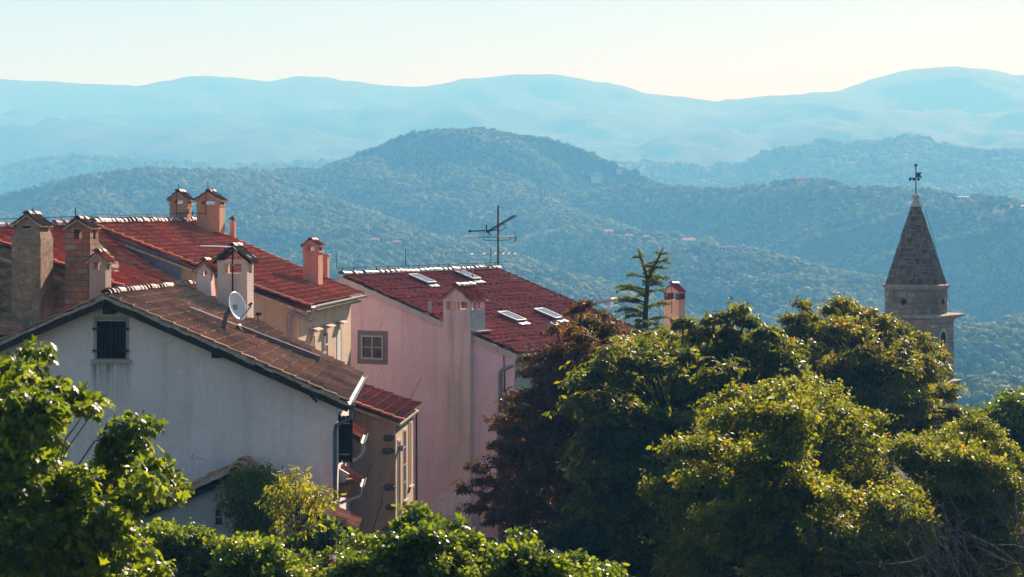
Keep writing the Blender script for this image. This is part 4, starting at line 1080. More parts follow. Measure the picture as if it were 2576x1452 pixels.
def disc(n, d, z, r, mat, ringmat, parent, name='round_window', lat=0.):
    s = n.cross(Vector((0, 0, 1))) * -1; c = TC + n * d + s * lat + Vector((0, 0, z)); N = 20
    mb = MB(); inner = [c + n * .06 + (s * math.cos(2 * math.pi * k / N) + Vector((0, 0, 1)) * math.sin(2 * math.pi * k / N)) * r for k in range(N)]
    outer = [c + n * .05 + (s * math.cos(2 * math.pi * k / N) + Vector((0, 0, 1)) * math.sin(2 * math.pi * k / N)) * r * 1.3 for k in range(N)]
    back = [p - n * .2 for p in outer]; bin_ = [p - n * .12 for p in inner]
    vs = inner + outer + back + bin_; fs = []
    for k in range(N):
        j = (k + 1) % N; fs += [(k, j, N + j, N + k), (N + k, N + j, 2 * N + j, 2 * N + k), (j, k, 3 * N + k, 3 * N + j)]
    mb.add(vs, fs); w = mb.build(name, ringmat, parent)
    mb = MB(); mb.add([c + n * .012 + (s * math.cos(2 * math.pi * k / N) + Vector((0, 0, 1)) * math.sin(2 * math.pi * k / N)) * r * 1.02 for k in range(N)], [tuple(range(N))]); mb.build('opening', mat, w)
for th in (-24, 66, 156, 246): disc(tn(th), 2.14, zz(757), .25, M['dark_void'], M['tower_stone'], T)
# square belfry
s4 = 2.12
mb = MB(); frustum(mb, [(s4 * 1.03 * c4, -6), (s4 * c4, zz(810))], 4, -24 + 45); mb.build('shaft', M['shaft_stone'], T)
mb = MB(); frustum(mb, [((s4 + .02) * c4, zz(810) + .002), ((s4 + .08) * c4, zz(806)), ((s4 + .12) * c4, zz(801)), ((s4 + .5) * c4, zz(797)), ((s4 + .62) * c4, zz(796)), ((s4 + .64) * c4, zz(791)), ((s4 + .3) * c4, zz(788)), (2.0 * c4, zz(787) - .01)], 4, -24 + 45); mb.build('cornice', M['cornice_stone'], T)
mb = MB(); frustum(mb, [((s4 + .1) * c4, zz(976)), ((s4 + .16) * c4, zz(970)), ((s4 + .5) * c4, zz(961)), ((s4 + .52) * c4, zz(957)), ((s4 + .06) * c4, zz(954))], 4, -24 + 45); mb.build('cornice', M['cornice_stone'], T)
# arched bell openings with pale voussoirs
def arch(n, r, zc, zb_, ringmat, lat=0., t=.2):
    s = n.cross(Vector((0, 0, 1))) * -1; c = TC + n * (s4 + .03) + s * lat; N = 12; U = Vector((0, 0, 1))
    pr = lambda R: [c + s * R + U * zb_] + [c + s * R * math.cos(math.pi * k / N) + U * (zc + R * math.sin(math.pi * k / N)) for k in range(N + 1)] + [c - s * R + U * zb_]
    a, b = pr(r), pr(r + t); m = len(a); off = n * .07
    vs = [p + off for p in a] + [p + off for p in b] + [p - n * .2 for p in b] + [p - n * .2 for p in a]; fs = []
    for k in range(m - 1): fs += [(k, k + 1, m + k + 1, m + k), (m + k, m + k + 1, 2 * m + k + 1, 2 * m + k), (k + 1, k, 3 * m + k, 3 * m + k + 1)]
    mb = MB(); mb.add(vs, fs); w = mb.build('bell_opening', ringmat, T)
    mb = MB(); mb.add([p + n * .008 for p in a], [tuple(range(m))]); mb.build('opening', M['dark_void'], w)
for th in (-24, 156): arch(tn(th), .62, zz(848), zz(915), M['pale_stone'], 0, .24)
for th in (66, 246):
    arch(tn(th), .5, zz(848), zz(905), M['pale_stone'], 0, .2)
# weather vane
mb = MB(); top = TC + Vector((0, 0, zz(492))); mb.tube([top, TC + Vector((0, 0, zz(420)))], .045, 6)
h = TC + Vector((0, 0, zz(448)))
mb.tube([h - tr * .5, h + tr * .46], .035, 6)
for x in (-.42, -.16, .2): mb.sphere(h + tr * x - Vector((0, 0, .1)), .11, 8)
z1, z0 = zz(434), zz(446)
mb.prism([TC + tr * .05 + Vector((0, 0, z0)), TC + tr * .46 + Vector((0, 0, z0)), TC + tr * .3 + Vector((0, 0, (z0 + z1) / 2)), TC + tr * .46 + Vector((0, 0, z1)), TC + tr * .05 + Vector((0, 0, z1))], tf * .03)
mb.lathe(TC + Vector((0, 0, zz(421))), [(.02, 0), (.12, .12), (.15, .2), (.05, .16), (.03, .3)], 8)
mb.build('weather_vane', M['iron'], T)
mb = MB(); mb.tube([TC + Vector((0, 0, zz(496))) + tr * .2, W(2327, 530, TY - 2), W(2346, 590, TY - 2), W(2368, 690, TY - 2.2), W(2386, 745, TY - 2.2), W(2392, 790, TY - 2.2)], .014, 4); mb.build('lightning_conductor', M['iron'], T)

# ================================================================== terrain
def sstep(x, a, b): t = np.clip((x - a) / (b - a), 0, 1); return t * t * (3 - 2 * t)
_pw = [(RNG.uniform(-1, 1), RNG.uniform(-1, 1), RNG.uniform(0, 6.28)) for _ in range(40)]
def fbm(x, y, wl, octs=5, seed=0):
    r = np.zeros_like(x, dtype=float); amp = 1.0; rng = np.random.default_rng(100 + seed)
    for o in range(octs):
        for q in range(4):
            a = rng.uniform(0, 6.283); k = 6.283 / wl * rng.uniform(.7, 1.3); ph = rng.uniform(0, 6.283)
            r += amp * .5 * np.sin(k * (x * math.cos(a) + y * math.sin(a)) + ph + .8 * np.sin(k * .6 * (x * math.sin(a) - y * math.cos(a)) + ph * 2))
        wl *= .5; amp *= .52
    return r
def town_z(x, y):
    z = np.interp(y, [-60, 0, 30, 45, 56, 75, 90, 130, 170, 330, 480, 900, 12000], [10, 9.6, 4.2, 1.6, 0, -.4, -1.5, -3, -12, -95, -150, -168, -168])
    return z
gx = np.unique(np.concatenate([np.linspace(-60, 60, 41), np.linspace(-600, 600, 41), np.linspace(-9000, 9000, 41)]))
gy = np.unique(np.concatenate([np.linspace(-60, 140, 51), np.linspace(140, 1000, 60), np.linspace(1000, 12500, 40)]))
X, Y = np.meshgrid(gx, gy); Z = town_z(X, Y) + fbm(X, Y, 14, 3, 1) * .12
V = np.stack([X.ravel(), Y.ravel(), Z.ravel()], 1)
def grid_faces(ny, nx):
    i = np.arange(ny - 1)[:, None] * nx + np.arange(nx - 1)[None, :]
    return np.stack([i, i + 1, i + nx + 1, i + nx], -1).reshape(-1, 4)
g = np_mesh('ground', V, grid_faces(len(gy), len(gx)), M['ground'], smooth=True); tag(g, 'dark overgrown ground of the hill town and the valley floor', 'ground', kind='structure')

def line3(pts):   # (px, py, depth) -> world points
    return np.array([[(a - CX) / F * d, d, CAMZ + (HY - b) / F * d] for a, b, d in pts])
def ridge_h(x, y, L, slope, rnd, back=None):
    best = np.full(x.shape, -1e9)
    for p, q in zip(L[:-1], L[1:]):
        dx, dy = q[0] - p[0], q[1] - p[1]; l2 = dx * dx + dy * dy + 1e-9
        t = np.clip(((x - p[0]) * dx + (y - p[1]) * dy) / l2, 0, 1)
        ex, ey = x - (p[0] + t * dx), y - (p[1] + t * dy)
        d = np.sqrt(ex * ex + ey * ey)
        s = slope if back is None else np.where(ey > 0, back, slope)
        h = p[2] + t * (q[2] - p[2]) - s * (np.sqrt(d * d + rnd * rnd) - rnd)
        best = np.maximum(best, h)
    return best
MAIN = line3([(-260, 545, 1750), (-100, 530, 1750), (0, 512, 1760), (60, 503, 1780), (150, 490, 1800), (230, 465, 1820), (290, 432, 1840), (340, 428, 1850), (430, 428, 1870), (480, 434, 1900), (560, 431, 1950), (640, 428, 1990), (720, 431, 2030), (780, 424, 2060), (830, 411, 2090), (880, 398, 2110), (950, 376, 2130), (1000, 359, 2140), (1060, 351, 2150), (1120, 337, 2150), (1150, 331, 2150), (1180, 327, 2150), (1215, 332, 2150), (1250, 341, 2150), (1300, 355, 2140), (1370, 383, 2120), (1440, 403, 2090), (1500, 432, 2050), (1560, 449, 2010), (1650, 467, 1960), (1720, 473, 1930), (1780, 476, 1920), (1860, 472, 1900), (1960, 461, 1880), (2040, 455, 1860), (2110, 461, 1830), (2200, 468, 1800), (2290, 478, 1760), (2350, 485, 1730), (2420, 492, 1700), (2480, 495, 1670), (2530, 514, 1640), (2576, 521, 1620), (2700, 533, 1580), (2900, 545, 1550)])
SP1 = line3([(470, 436, 1890), (560, 462, 1810), (640, 488, 1740), (760, 527, 1640), (900, 577, 1530), (1000, 607, 1450), (1100, 640, 1360), (1200, 674, 1270), (1320, 732, 1170), (1500, 830, 1040)])
SP1b = line3([(250, 462, 1830), (180, 520, 1650), (60, 570, 1520), (-120, 620, 1400)])
SP2 = line3([(1120, 400, 2060), (1180, 450, 1960), (1290, 500, 1860), (1400, 545, 1760), (1480, 580, 1680), (1560, 592, 1640), (1700, 609, 1560), (1830, 630, 1490), (1930, 657, 1420), (2030, 697, 1340), (2130, 742, 1270), (2220, 787, 1190), (2330, 852, 1100), (2450, 930, 1010)])
SP2b = line3([(930, 400, 2080), (980, 450, 1960), (1060, 500, 1850), (1180, 525, 1800)])
SP3 = line3([(2900, 700, 1250), (2700, 790, 1130), (2576, 858, 1010), (2500, 848, 970), (2430, 824, 960), (2380, 830, 960), (2300, 870, 960)])
SP4 = line3([(2900, 930, 820), (2600, 965, 760), (2500, 985, 730), (2430, 965, 720), (2330, 990, 720)])
SP5 = line3([(2576, 560, 1600), (2400, 600, 1560), (2250, 560, 1640)])
def hill_z(x, y):
    wx = x + fbm(x, y, 260, 3, 3) * 5; wy = y + fbm(x, y, 240, 3, 4) * 8
    h = ridge_h(wx, wy, MAIN, 1.05, 105, .5)
    for L, s, r in ((SP1, 1.0, 250), (SP1b, 1.0, 60), (SP2, 1.0, 150), (SP2b, 1.0, 80), (SP3, .9, 60), (SP4, .9, 60)):
        h = np.maximum(h, ridge_h(wx, wy, L, s, r))
    h = h + fbm(x, y, 170, 4, 5) * 1.3
    return np.maximum(h, -169.5 + fbm(x, y, 300, 2, 6) * 3)
def fit_crest(L, fn, lift):
    # lower or raise the crest points until the built skyline follows the surveyed one
    want = L[:, 2].copy()
    for it in range(6):
        for i, p in enumerate(L):
            ys = np.arange(p[1] - 260, p[1] + 140, 8.0); xs = p[0] / p[1] * ys
            el = (fn(xs, ys) - CAMZ) / ys
            L[i, 2] += .7 * ((want[i] - lift - CAMZ) / p[1] - el.max()) * p[1]
fit_crest(MAIN, hill_z, 1.5)
def hill_grid(name, fn, x0, x1, y0, y1, st, mat, label):
    xs = np.arange(x0, x1 + st, st); ys = np.arange(y0, y1 + st, st)
    X, Y = np.meshgrid(xs, ys); Z = fn(X, Y)
    o = np_mesh(name, np.stack([X.ravel(), Y.ravel(), Z.ravel()], 1), grid_faces(len(ys), len(xs)), mat, smooth=True)
    return tag(o, label, 'hill', kind='structure')
hill_grid('hill', hill_z, -1000, 1000, 560, 2700, 11, M['hill'], 'wooded hill with descending spurs across the middle of the view')
BL = line3([(-400, 600, 3300), (-100, 520, 3300), (0, 487, 3320), (40, 467, 3330), (90, 434, 3340), (140, 410, 3350), (200, 397, 3360), (260, 400, 3380), (340, 405, 3400), (450, 411, 3420), (520, 418, 3450), (560, 423, 3480), (700, 415, 3500), (820, 408, 3520), (900, 402, 3540), (1000, 410, 3560), (1150, 440, 3560)])
BR = line3([(1400, 470, 3500), (1500, 437, 3450), (1530, 418, 3430), (1590, 411, 3400), (1650, 413, 3380), (1750, 417, 3350), (1830, 418, 3320), (1900, 410, 3300), (2000, 396, 3280), (2080, 378, 3260), (2150, 364, 3250), (2200, 358, 3240), (2250, 360, 3240), (2320, 366, 3230), (2400, 374, 3220), (2470, 381, 3200), (2530, 379, 3180), (2620, 384, 3160), (2900, 400, 3100)])
BR2 = line3([(2250, 362, 3230), (2350, 420, 3000), (2480, 470, 2850), (2620, 520, 2700)])
def back_z(x, y):
    wx = x + fbm(x, y, 420, 3, 13) * 16; wy = y + fbm(x, y, 400, 3, 14) * 16
    h = np.maximum(ridge_h(wx, wy, BL, .7, 140, .4), ridge_h(wx, wy, BR, .7, 140, .4))
    h = np.maximum(h, ridge_h(wx, wy, BR2, .6, 120))
    return np.maximum(h + fbm(x, y, 190, 4, 15) * 4.5, -169.2 + fbm(x, y, 400, 2, 16) * 3)
fit_crest(BL, back_z, 1.5); fit_crest(BR, back_z, 1.5)
hill_grid('hill', back_z, -1500, 1500, 2500, 4100, 20, M['hill'], 'paler wooded ridge behind the middle hill')
MT = line3([(-500, 205, 6500), (-100, 198, 6500), (0, 198, 6500), (80, 204, 6500), (230, 210, 6500), (310, 213, 6500), (420, 205, 6500), (465, 194, 6500), (510, 190, 6500), (560, 194, 6500), (640, 201, 6500), (720, 199, 6500), (780, 193, 6500), (820, 196, 6500), (870, 204, 6500), (960, 214, 6500), (1040, 219, 6500), (1120, 210, 6500), (1200, 197, 6500), (1290, 188, 6500), (1370, 186, 6500), (1420, 191, 6500), (1500, 206, 6500), (1600, 228, 6500), (1700, 243, 6500), (1750, 251, 6500), (1860, 249, 6500), (1960, 241, 6500), (2060, 232, 6500), (2150, 212, 6500), (2250, 186, 6500), (2330, 171, 6500), (2390, 167, 6500), (2450, 172, 6500), (2520, 183, 6500), (2576, 188, 6500), (2700, 200, 6500), (3000, 215, 6500)])
FT = line3([(-500, 262, 5600), (0, 270, 5600), (200, 288, 5550), (450, 292, 5500), (560, 298, 5450), (640, 286, 5450), (700, 280, 5450), (780, 279, 5450), (850, 288, 5500), (930, 285, 5500), (1000, 277, 5500), (1120, 278, 5500), (1250, 285, 5500), (1500, 280, 5500), (1700, 300, 5550), (1900, 287, 5600), (2100, 276, 5600), (2350, 285, 5600), (2576, 277, 5600), (3000, 280, 5600)])
FT2 = line3([(-500, 318, 4900), (0, 325, 4900), (200, 312, 4850), (330, 312, 4850), (480, 322, 4800), (650, 335, 4750), (830, 345, 4700), (960, 372, 4650), (1150, 385, 4600), (1400, 372, 4700), (1700, 350, 4800), (2000, 340, 4800), (2250, 330, 4800), (2576, 345, 4800), (3000, 350, 4800)])
def mount_z(x, y):
    wy = y + fbm(x, y, 900, 4, 23) * 55; wx = x + fbm(x, y, 900, 3, 24) * 55
    h = ridge_h(x, y, MT, .42, 120, .4)
    h = np.maximum(h, ridge_h(wx, wy, FT, .33, 160, .2)); h = np.maximum(h, ridge_h(wx, wy, FT2, .26, 200, .12))
    a = sstep(np.abs(y - 6500), 0, 350)
    return np.maximum(h + fbm(x, y, 420, 5, 25) * 9 * (.25 + .75 * a) + fbm(x, y, 700, 5, 26) * 9 * a - np.abs(fbm(x, y, 330, 4, 27)) * 9 * sstep(np.abs(y - 6500), 60, 500) + fbm(x, y, 95, 2, 28) * 1.6, -169)
fit_crest(MT, mount_z, 0)
mt_o = hill_grid('mountains', mount_z, -3000, 3000, 3900, 7100, 24, M['mountain'], 'long pale blue mountain range along the horizon')
mt_o['category'] = 'mountains'

# ------------------------------------------------------------------ woods
def crown_mesh(name, seed, conic=False, sub=3):
    import bmesh
    bm = bmesh.new(); bmesh.ops.create_icosphere(bm, subdivisions=sub, radius=1)
    rng = random.Random(seed); ph = [[rng.uniform(0, 6.28) for _ in range(3)] for _ in range(5)]
    for v in bm.verts:
        d = v.co.normalized(); k = 1.0
        for i, p in enumerate(ph):
            f = 2.4 * 1.4 ** i; k += .15 / (1.1 ** i) * math.sin(f * d.x + p[0]) * math.sin(f * d.y + p[1]) * math.sin(f * d.z + p[2]) * 1.6
        k = max(.6, k)
        v.co = d * k
        if conic:
            t = max(0, (v.co.z + 1) / 2.2); v.co.x *= 1.15 * (1.05 - t); v.co.y *= 1.15 * (1.05 - t); v.co.z *= 1.25
        else: v.co.z = v.co.z * .95
        v.co.z += .75
    for f in bm.faces: f.smooth = True
    me = bpy.data.meshes.new(name); bm.to_mesh(me); bm.free()
    return me
def m_wood():
    t = NT('woodland')
    oi = t.n('ShaderNodeObjectInfo')
    stand = t.noise(.011, 3, .6, oi.outputs['Location'])
    c = t.ramp(t.math('ADD', t.math('MULTIPLY', oi.outputs['Random'], .6), t.math('MULTIPLY', t.math('SUBTRACT', stand, .3), 1.0)), [(0, (.03, .05, .010)), (.3, (.075, .105, .012)), (.6, (.15, .18, .014)), (.85, (.23, .25, .018)), (1, (.32, .29, .025))])
    c = t.mix(.6, c, t.ramp(t.noise(2.4, 4, .75), [(.32, .35), (.68, 1.4)]), 'MULTIPLY')
    p = t.pbr(c, .8, .2, normal=t.bump(t.noise(4.5, 3, .8), 1.0, .3))
    tl = t.n('ShaderNodeBsdfTranslucent'); t.set(tl.inputs['Color'], t.mix(1.0, c, (3.0, 3.2, .7), 'MULTIPLY'))
    mx = t.n('ShaderNodeMixShader'); mx.inputs[0].default_value = .42
    t.t.links.new(p, mx.inputs[1]); t.t.links.new(tl.outputs[0], mx.inputs[2])
    return t.done(mx.outputs[0])
M['wood'] = m_wood()
crown_col = bpy.data.collections.new('woodland_crowns')
for i in range(7):
    me = crown_mesh('crown', 40 + i, conic=False); me.materials.append(M['wood'])
    crown_col.objects.link(bpy.data.objects.new('crown', me))
def scatter_tree():
    ng = bpy.data.node_groups.new('scatter', 'GeometryNodeTree')
    ng.interface.new_socket('Geometry', in_out='INPUT', socket_type='NodeSocketGeometry')
    ng.interface.new_socket('Geometry', in_out='OUTPUT', socket_type='NodeSocketGeometry')
    N = ng.nodes; L = ng.links
    gi, go = N.new('NodeGroupInput'), N.new('NodeGroupOutput')
    ip = N.new('GeometryNodeInstanceOnPoints'); ci = N.new('GeometryNodeCollectionInfo')
    ci.inputs['Collection'].default_value = crown_col; ci.inputs['Separate Children'].default_value = True; ci.inputs['Reset Children'].default_value = True
    a = N.new('GeometryNodeInputNamedAttribute'); a.data_type = 'FLOAT'; a.inputs['Name'].default_value = 'tint'
    rv = N.new('FunctionNodeRandomValue'); rv.data_type = 'FLOAT_VECTOR'
    rv.inputs[0].default_value = (-.15, -.15, 0); rv.inputs[1].default_value = (.15, .15, 6.28)
    ip.inputs['Pick Instance'].default_value = True
    L.new(gi.outputs[0], ip.inputs['Points']); L.new(ci.outputs[0], ip.inputs['Instance'])
    L.new(a.outputs[0], ip.inputs['Scale']); L.new(rv.outputs[0], ip.inputs['Rotation']); L.new(ip.outputs[0], go.inputs[0])
    return ng
SCAT = scatter_tree()
def woods(name, fn, x0, x1, y0, y1, st, rad, label, keep=None, pxmargin=260, clear=None):
    xs = np.arange(x0, x1, st); ys = np.arange(y0, y1, st)
    X, Y = np.meshgrid(xs, ys); X = X + RNG.uniform(-.48, .48, X.shape) * st; Y = Y + RNG.uniform(-.48, .48, Y.shape) * st
    X = X.ravel(); Y = Y.ravel(); Z = fn(X, Y)
    px = CX + X / Y * F; py = HY - (Z - CAMZ) / Y * F
    ok = (px > -pxmargin) & (px < 2576 + pxmargin) & (Z > -160)
    # drop what the slopes in front hide by a wide margin
    e = 6.0; dzy = (fn(X, Y + e) - fn(X, Y - e)) / (2 * e)
    ok &= dzy > -.6
    dens = fbm(X, Y, 120, 3, 31)
    ok &= (dens > -.75) | (RNG.random(len(X)) < .22)
    if clear is not None: ok &= ~clear(px, py)
    X, Y, Z = X[ok], Y[ok], Z[ok]
    r = rad * RNG.lognormal(0, .3, len(X)); r = np.minimum(r, rad * 1.9)
    me = bpy.data.meshes.new(name); me.vertices.add(len(X))
    me.vertices.foreach_set('co', np.stack([X, Y, Z - r * RNG.uniform(.3, .7, len(X))], 1).astype(np.float32).ravel())
    a = me.attributes.new('tint', 'FLOAT', 'POINT'); a.data.foreach_set('value', r.astype(np.float32))
    o = link(name, me); tag(o, label, 'woodland', kind='stuff')
    md = o.modifiers.new('scatter', 'NODES'); md.node_group = SCAT
    return len(X)
def clear_main(px, py):
    c = np.zeros(px.shape, bool)
    for (x0, x1, y0, y1) in FIELDS: c |= (px > x0) & (px < x1) & (py > y0) & (py < y1)
    return c
FIELDS = [(1790, 1870, 470, 478), (1900, 2005, 466, 475), (2060, 2200, 466, 474), (600, 680, 470, 476), (640, 700, 490, 495), (1795, 1880, 484, 490),
          (1700, 1760, 608, 622), (1795, 1862, 626, 640), (1995, 2026, 452, 464), (2405, 2445, 496, 508), (1515, 1550, 588, 598), (930, 960, 608, 616)]
nw = woods('woodland', hill_z, -760, 760, 600, 2300, 3.8, 2.1, 'dense green wood covering the middle hill and its spurs', clear=clear_main)
nw2 = woods('woodland', back_z, -1150, 1150, 2650, 3650, 7.5, 4.2, 'hazy blue-green wood on the ridge behind')
print('woods', nw, nw2)

# ------------------------------------------------------------------ houses and lone trees on the hills
def hit(px, py, y0=650, y1=2600, fn=hill_z):
    ys = np.arange(y0, y1, 3.0); xs = (px - CX) / F * ys; zs = CAMZ + (HY - py) / F * ys
    h = fn(xs, ys); w = np.where(h >= zs)[0]
    i = w[0] if len(w) else int(np.argmin(zs - h))
    return float(xs[i]), float(ys[i]), float(h[i])
def far_house(px, py, wpx, hpx, rpx, wall, roofm, label, nwin=3, rows=1, hip=.2, chims=0, az=0.0, group='houses scattered on the far hills'):
    x, y, z = hit(px, py); k = y / F; w, h, r = wpx * k, hpx * k, rpx * k; d = max(7.0, w * .55); y -= 2
    o = thing('house', (x, y, z), label, 'house', group); fr = Fr(x, y, az)
    mb = MB(); fr.box(mb, -w / 2, w / 2, 0, d, z - 6, z + h); mb.build('wall', M[wall], o)
    mb = MB(); v = .5
    b = [fr.p(-w / 2 - v, -v, z + h + .02), fr.p(w / 2 + v, -v, z + h + .02), fr.p(w / 2 + v, d + v, z + h + .02), fr.p(-w / 2 - v, d + v, z + h + .02)]
    t = [fr.p(-w / 2 * (1 - hip), d * .5, z + h + r), fr.p(w / 2 * (1 - hip), d * .5, z + h + r)]
    if rpx > 0: mb.add(b + t, [(0, 1, 5, 4), (1, 2, 5), (2, 3, 4, 5), (3, 0, 4), (3, 2, 1, 0)])
    else: mb.hexa(b + [p + Vector((0, 0, .4)) for p in b])
    ro = mb.build('roof', M[roofm], o)
    for i in range(chims):
        mb = MB(); s = (-.38, .36)[i] * w; fr.box(mb, s - .7, s + .7, d * .4, d * .6, z + h, z + h + r + 1.6); mb.build('chimney', M['beige_plaster'], ro)
    for rr in range(rows):
        for i in range(nwin):
            a = -w / 2 + w * (i + .5) / nwin; zz_ = z + h * (rr + .5) / rows; ww = min(.9, w / nwin * .3)
            mb = MB(); fr.box(mb, a - ww, a + ww, -.08, .0, zz_ - .9, zz_ + .9); mb.build('window', M['dark_void'], o)
    return o
far_house(1733, 616, 36, 12, 3, 'white_plaster', 'maroon_tile', 'far white house with a row of windows on the spur left of the unfinished house', 5, 1)
far_house(1826, 632, 56, 11, 0, 'rose_plaster', 'coping_plaster', 'far unfinished brick house with a flat slab top at the end of the spur', 6, 1)
far_house(2011, 459, 28, 9, 5, 'brown_plaster', 'red_tile', 'far hilltop house with a red roof and two chimneys on the skyline', 3, 1, .15, 2)
far_house(2423, 504, 30, 8, 2, 'beige_plaster', 'maroon_tile', 'far pale long house on the ridge just right of the spire', 4, 1)
far_house(1532, 591, 24, 8, 4, 'white_plaster', 'red_tile', 'far small white house at the left end of the spur hamlet', 3, 1)
far_house(1582, 602, 20, 9, 4, 'beige_plaster', 'maroon_tile', 'far beige house second from the left in the spur hamlet', 2, 1)
far_house(1640, 604, 44, 7, 4, 'white_plaster', 'maroon_tile', 'far long low house in the middle of the spur hamlet', 4, 1)
far_house(944, 612, 18, 8, 4, 'peach_plaster', 'maroon_tile', 'far peach house on the left spur above the wooded slope', 2, 1)
far_house(1000, 618, 20, 9, 4, 'beige_plaster', 'maroon_tile', 'far beige house lower down on the left spur', 2, 1)
far_house(1452, 462, 28, 6, 3, 'rose_plaster', 'maroon_tile', 'far low reddish house on the shoulder of the big hill', 3, 1)
far_house(1500, 462, 26, 9, 4, 'beige_plaster', 'maroon_tile', 'far grey-beige house near the right foot of the big hill', 3, 1)
far_house(1558, 452, 16, 5, 3, 'brown_plaster', 'red_tile', 'far tiny dark house on the saddle of the skyline', 2, 1)
far_house(2568, 527, 22, 6, 3, 'beige_plaster', 'red_tile', 'far small house at the right edge of the ridge', 2, 1)

far_crowns = [crown_mesh('crown', 77 + i) for i in range(3)]
for me in far_crowns: me.materials.append(M['wood'])
cyp = crown_mesh('crown', 91); cyp.materials.append(M['wood'])
for v in cyp.vertices: v.co.x *= .28 * (1.25 - .35 * v.co.z); v.co.y *= .28 * (1.25 - .35 * v.co.z); v.co.z = v.co.z * 1.25 + .2
def far_tree(px, py, hpx, wide, label, group, cypress=False, name='tree'):
    x, y, z = hit(px, py); h = hpx * y / F
    o = thing(name, (x, y, z), label, 'tree', group)
    c = link('crown', cyp if cypress else random.choice(far_crowns), o)
    if cypress: c.scale = (h / 2.3, h / 2.3, h / 2.3)
    else: c.scale = (h * .5 * wide, h * .5 * wide, h * .46); c.location.z = h * .12
    c.rotation_euler.z = random.uniform(0, 6)
    mb = MB(); mb.tube([(x, y, z - 2), (x, y, z + h * .4)], max(.15, h * .035), 6); mb.build('trunk', M['bark'], o)
for px, py, hp in ((1338, 496, 24), (1348, 497, 25), (1360, 496, 26), (1372, 497, 23), (1380, 497, 25)):
    far_tree(px, py, hp, 1, 'dark slender cypress in the short row on the slope of the big hill', 'cypress row on the far hill', True, 'cypress_tree')
far_tree(2555, 521, 24, 1.1, 'lone round tree standing on the ridge at the right edge of the photo', None)
far_tree(2499, 503, 16, 1, 'single small cypress on the ridge between the spire and the right edge', None, True, 'cypress_tree')
far_tree(1598, 459, 20, 1.2, 'broad lone tree on the skyline saddle right of the big hill', None)
far_tree(1780, 626, 34, .9, 'tall round tree between the white house and the unfinished house', None)
far_tree(1802, 622, 24, 1.0, 'smaller round tree just left of the unfinished house on the spur', None)
for px, py, hp in ((1940, 468, 10), (1952, 466, 9), (1900, 472, 14), (1920, 470, 12)):
    far_tree(px, py, hp, 1.1, 'small round tree on the terraced skyline left of the red-roofed hilltop house', 'small trees on the terraced skyline')
for px, py, hp in ((2418, 676, 28), (2436, 672, 20)):
    pass
# ------------------------------------------------------------------ foliage
def norm(a): return a / (np.linalg.norm(a, axis=-1, keepdims=True) + 1e-9)
LEAF = {  # template vertices (x across, y along, z up) and faces
    'lance': (np.array([[0, 0, 0], [.17, .42, .05], [0, 1, -.16], [0, .45, -.02], [-.17, .42, .05]]), np.array([[0, 1, 2, 3], [0, 3, 2, 4]])),
    'oval': (np.array([[0, 0, 0], [.3, .45, .07], [0, 1, -.08], [0, .48, -.02], [-.3, .45, .07]]), np.array([[0, 1, 2, 3], [0, 3, 2, 4]])),
    'obov': (np.array([[0, 0, 0], [.2, .62, .04], [0, 1, -.14], [0, .6, -.03], [-.2, .62, .04]]), np.array([[0, 1, 2, 3], [0, 3, 2, 4]])),
    'peach': (np.array([[0, 0, 0], [.13, .35, .04], [.1, .75, -.12], [0, 1, -.38], [-.1, .75, -.12], [-.13, .35, .04], [0, .38, 0], [0, .75, -.14]]), np.array([[0, 1, 6, 5], [6, 1, 2, 7], [5, 6, 7, 4], [7, 2, 3, 4]])),
}
LEAF['ovate'] = (np.array([[0, 0, 0], [.2, .2, .05], [.31, .5, .07], [.2, .8, .0], [0, 1, -.12], [-.2, .8, .0], [-.31, .5, .07], [-.2, .2, .05], [0, .22, .0], [0, .5, -.01], [0, .8, -.05]]), np.array([[0, 1, 8, 7], [8, 1, 2, 9], [7, 8, 9, 6], [9, 2, 3, 10], [6, 9, 10, 5], [10, 3, 4, 5]]))
_f = [(0, -.02), (.16, .06), (.42, .12), (.30, .30), (.5, .62), (.24, .55), (.16, .78), (0, 1.0), (-.16, .78), (-.24, .55), (-.5, .62), (-.30, .30), (-.42, .12), (-.16, .06)]
_fv = np.array([[x, y, -.5 * x * x - .28 * y * y + .08 + .06 * math.sin(7 * x + 5 * y)] for x, y in _f] + [[0, .4, .0]])
LEAF['fig'] = (_fv, np.array([[14, i, (i + 1) % 14, (i + 1) % 14] for i in range(14)])[:, [0, 1, 2]])

def leaves_mesh(name, pos, d, nrm, size, kind, tint, mat, parent):
    T_, Fc = LEAF[kind]
    y = norm(d); z = norm(nrm - y * (nrm * y).sum(-1, keepdims=True)); x = np.cross(y, z)
    V = (T_[None, :, 0:1] * x[:, None, :] + T_[None, :, 1:2] * y[:, None, :] + T_[None, :, 2:3] * z[:, None, :]) * size[:, None, None] + pos[:, None, :]
    n, k = len(pos), len(T_)
    Fs = (Fc[None] + (np.arange(n) * k)[:, None, None]).reshape(-1, Fc.shape[1])
    return np_mesh(name, V.reshape(-1, 3), Fs, mat, parent, np.repeat(tint, k))

def in_poly(px, py, poly):
    p = np.array(poly, float); q = np.roll(p, -1, 0); c = np.zeros(px.shape, bool)
    for (x0, y0), (x1, y1) in zip(p, q):
        if y0 == y1: continue
        m = ((y0 > py) != (y1 > py)) & (px < (x1 - x0) * (py - y0) / (y1 - y0) + x0); c ^= m
    return c
def edge_d(px, py, poly):
    p = np.array(poly, float); q = np.roll(p, -1, 0); r = np.full(px.shape, 1e9)
    for a, b in zip(p, q):
        d = b - a; l2 = (d * d).sum() + 1e-9
        t = np.clip(((px - a[0]) * d[0] + (py - a[1]) * d[1]) / l2, 0, 1)
        r = np.minimum(r, np.hypot(px - a[0] - t * d[0], py - a[1] - t * d[1]))
    return r

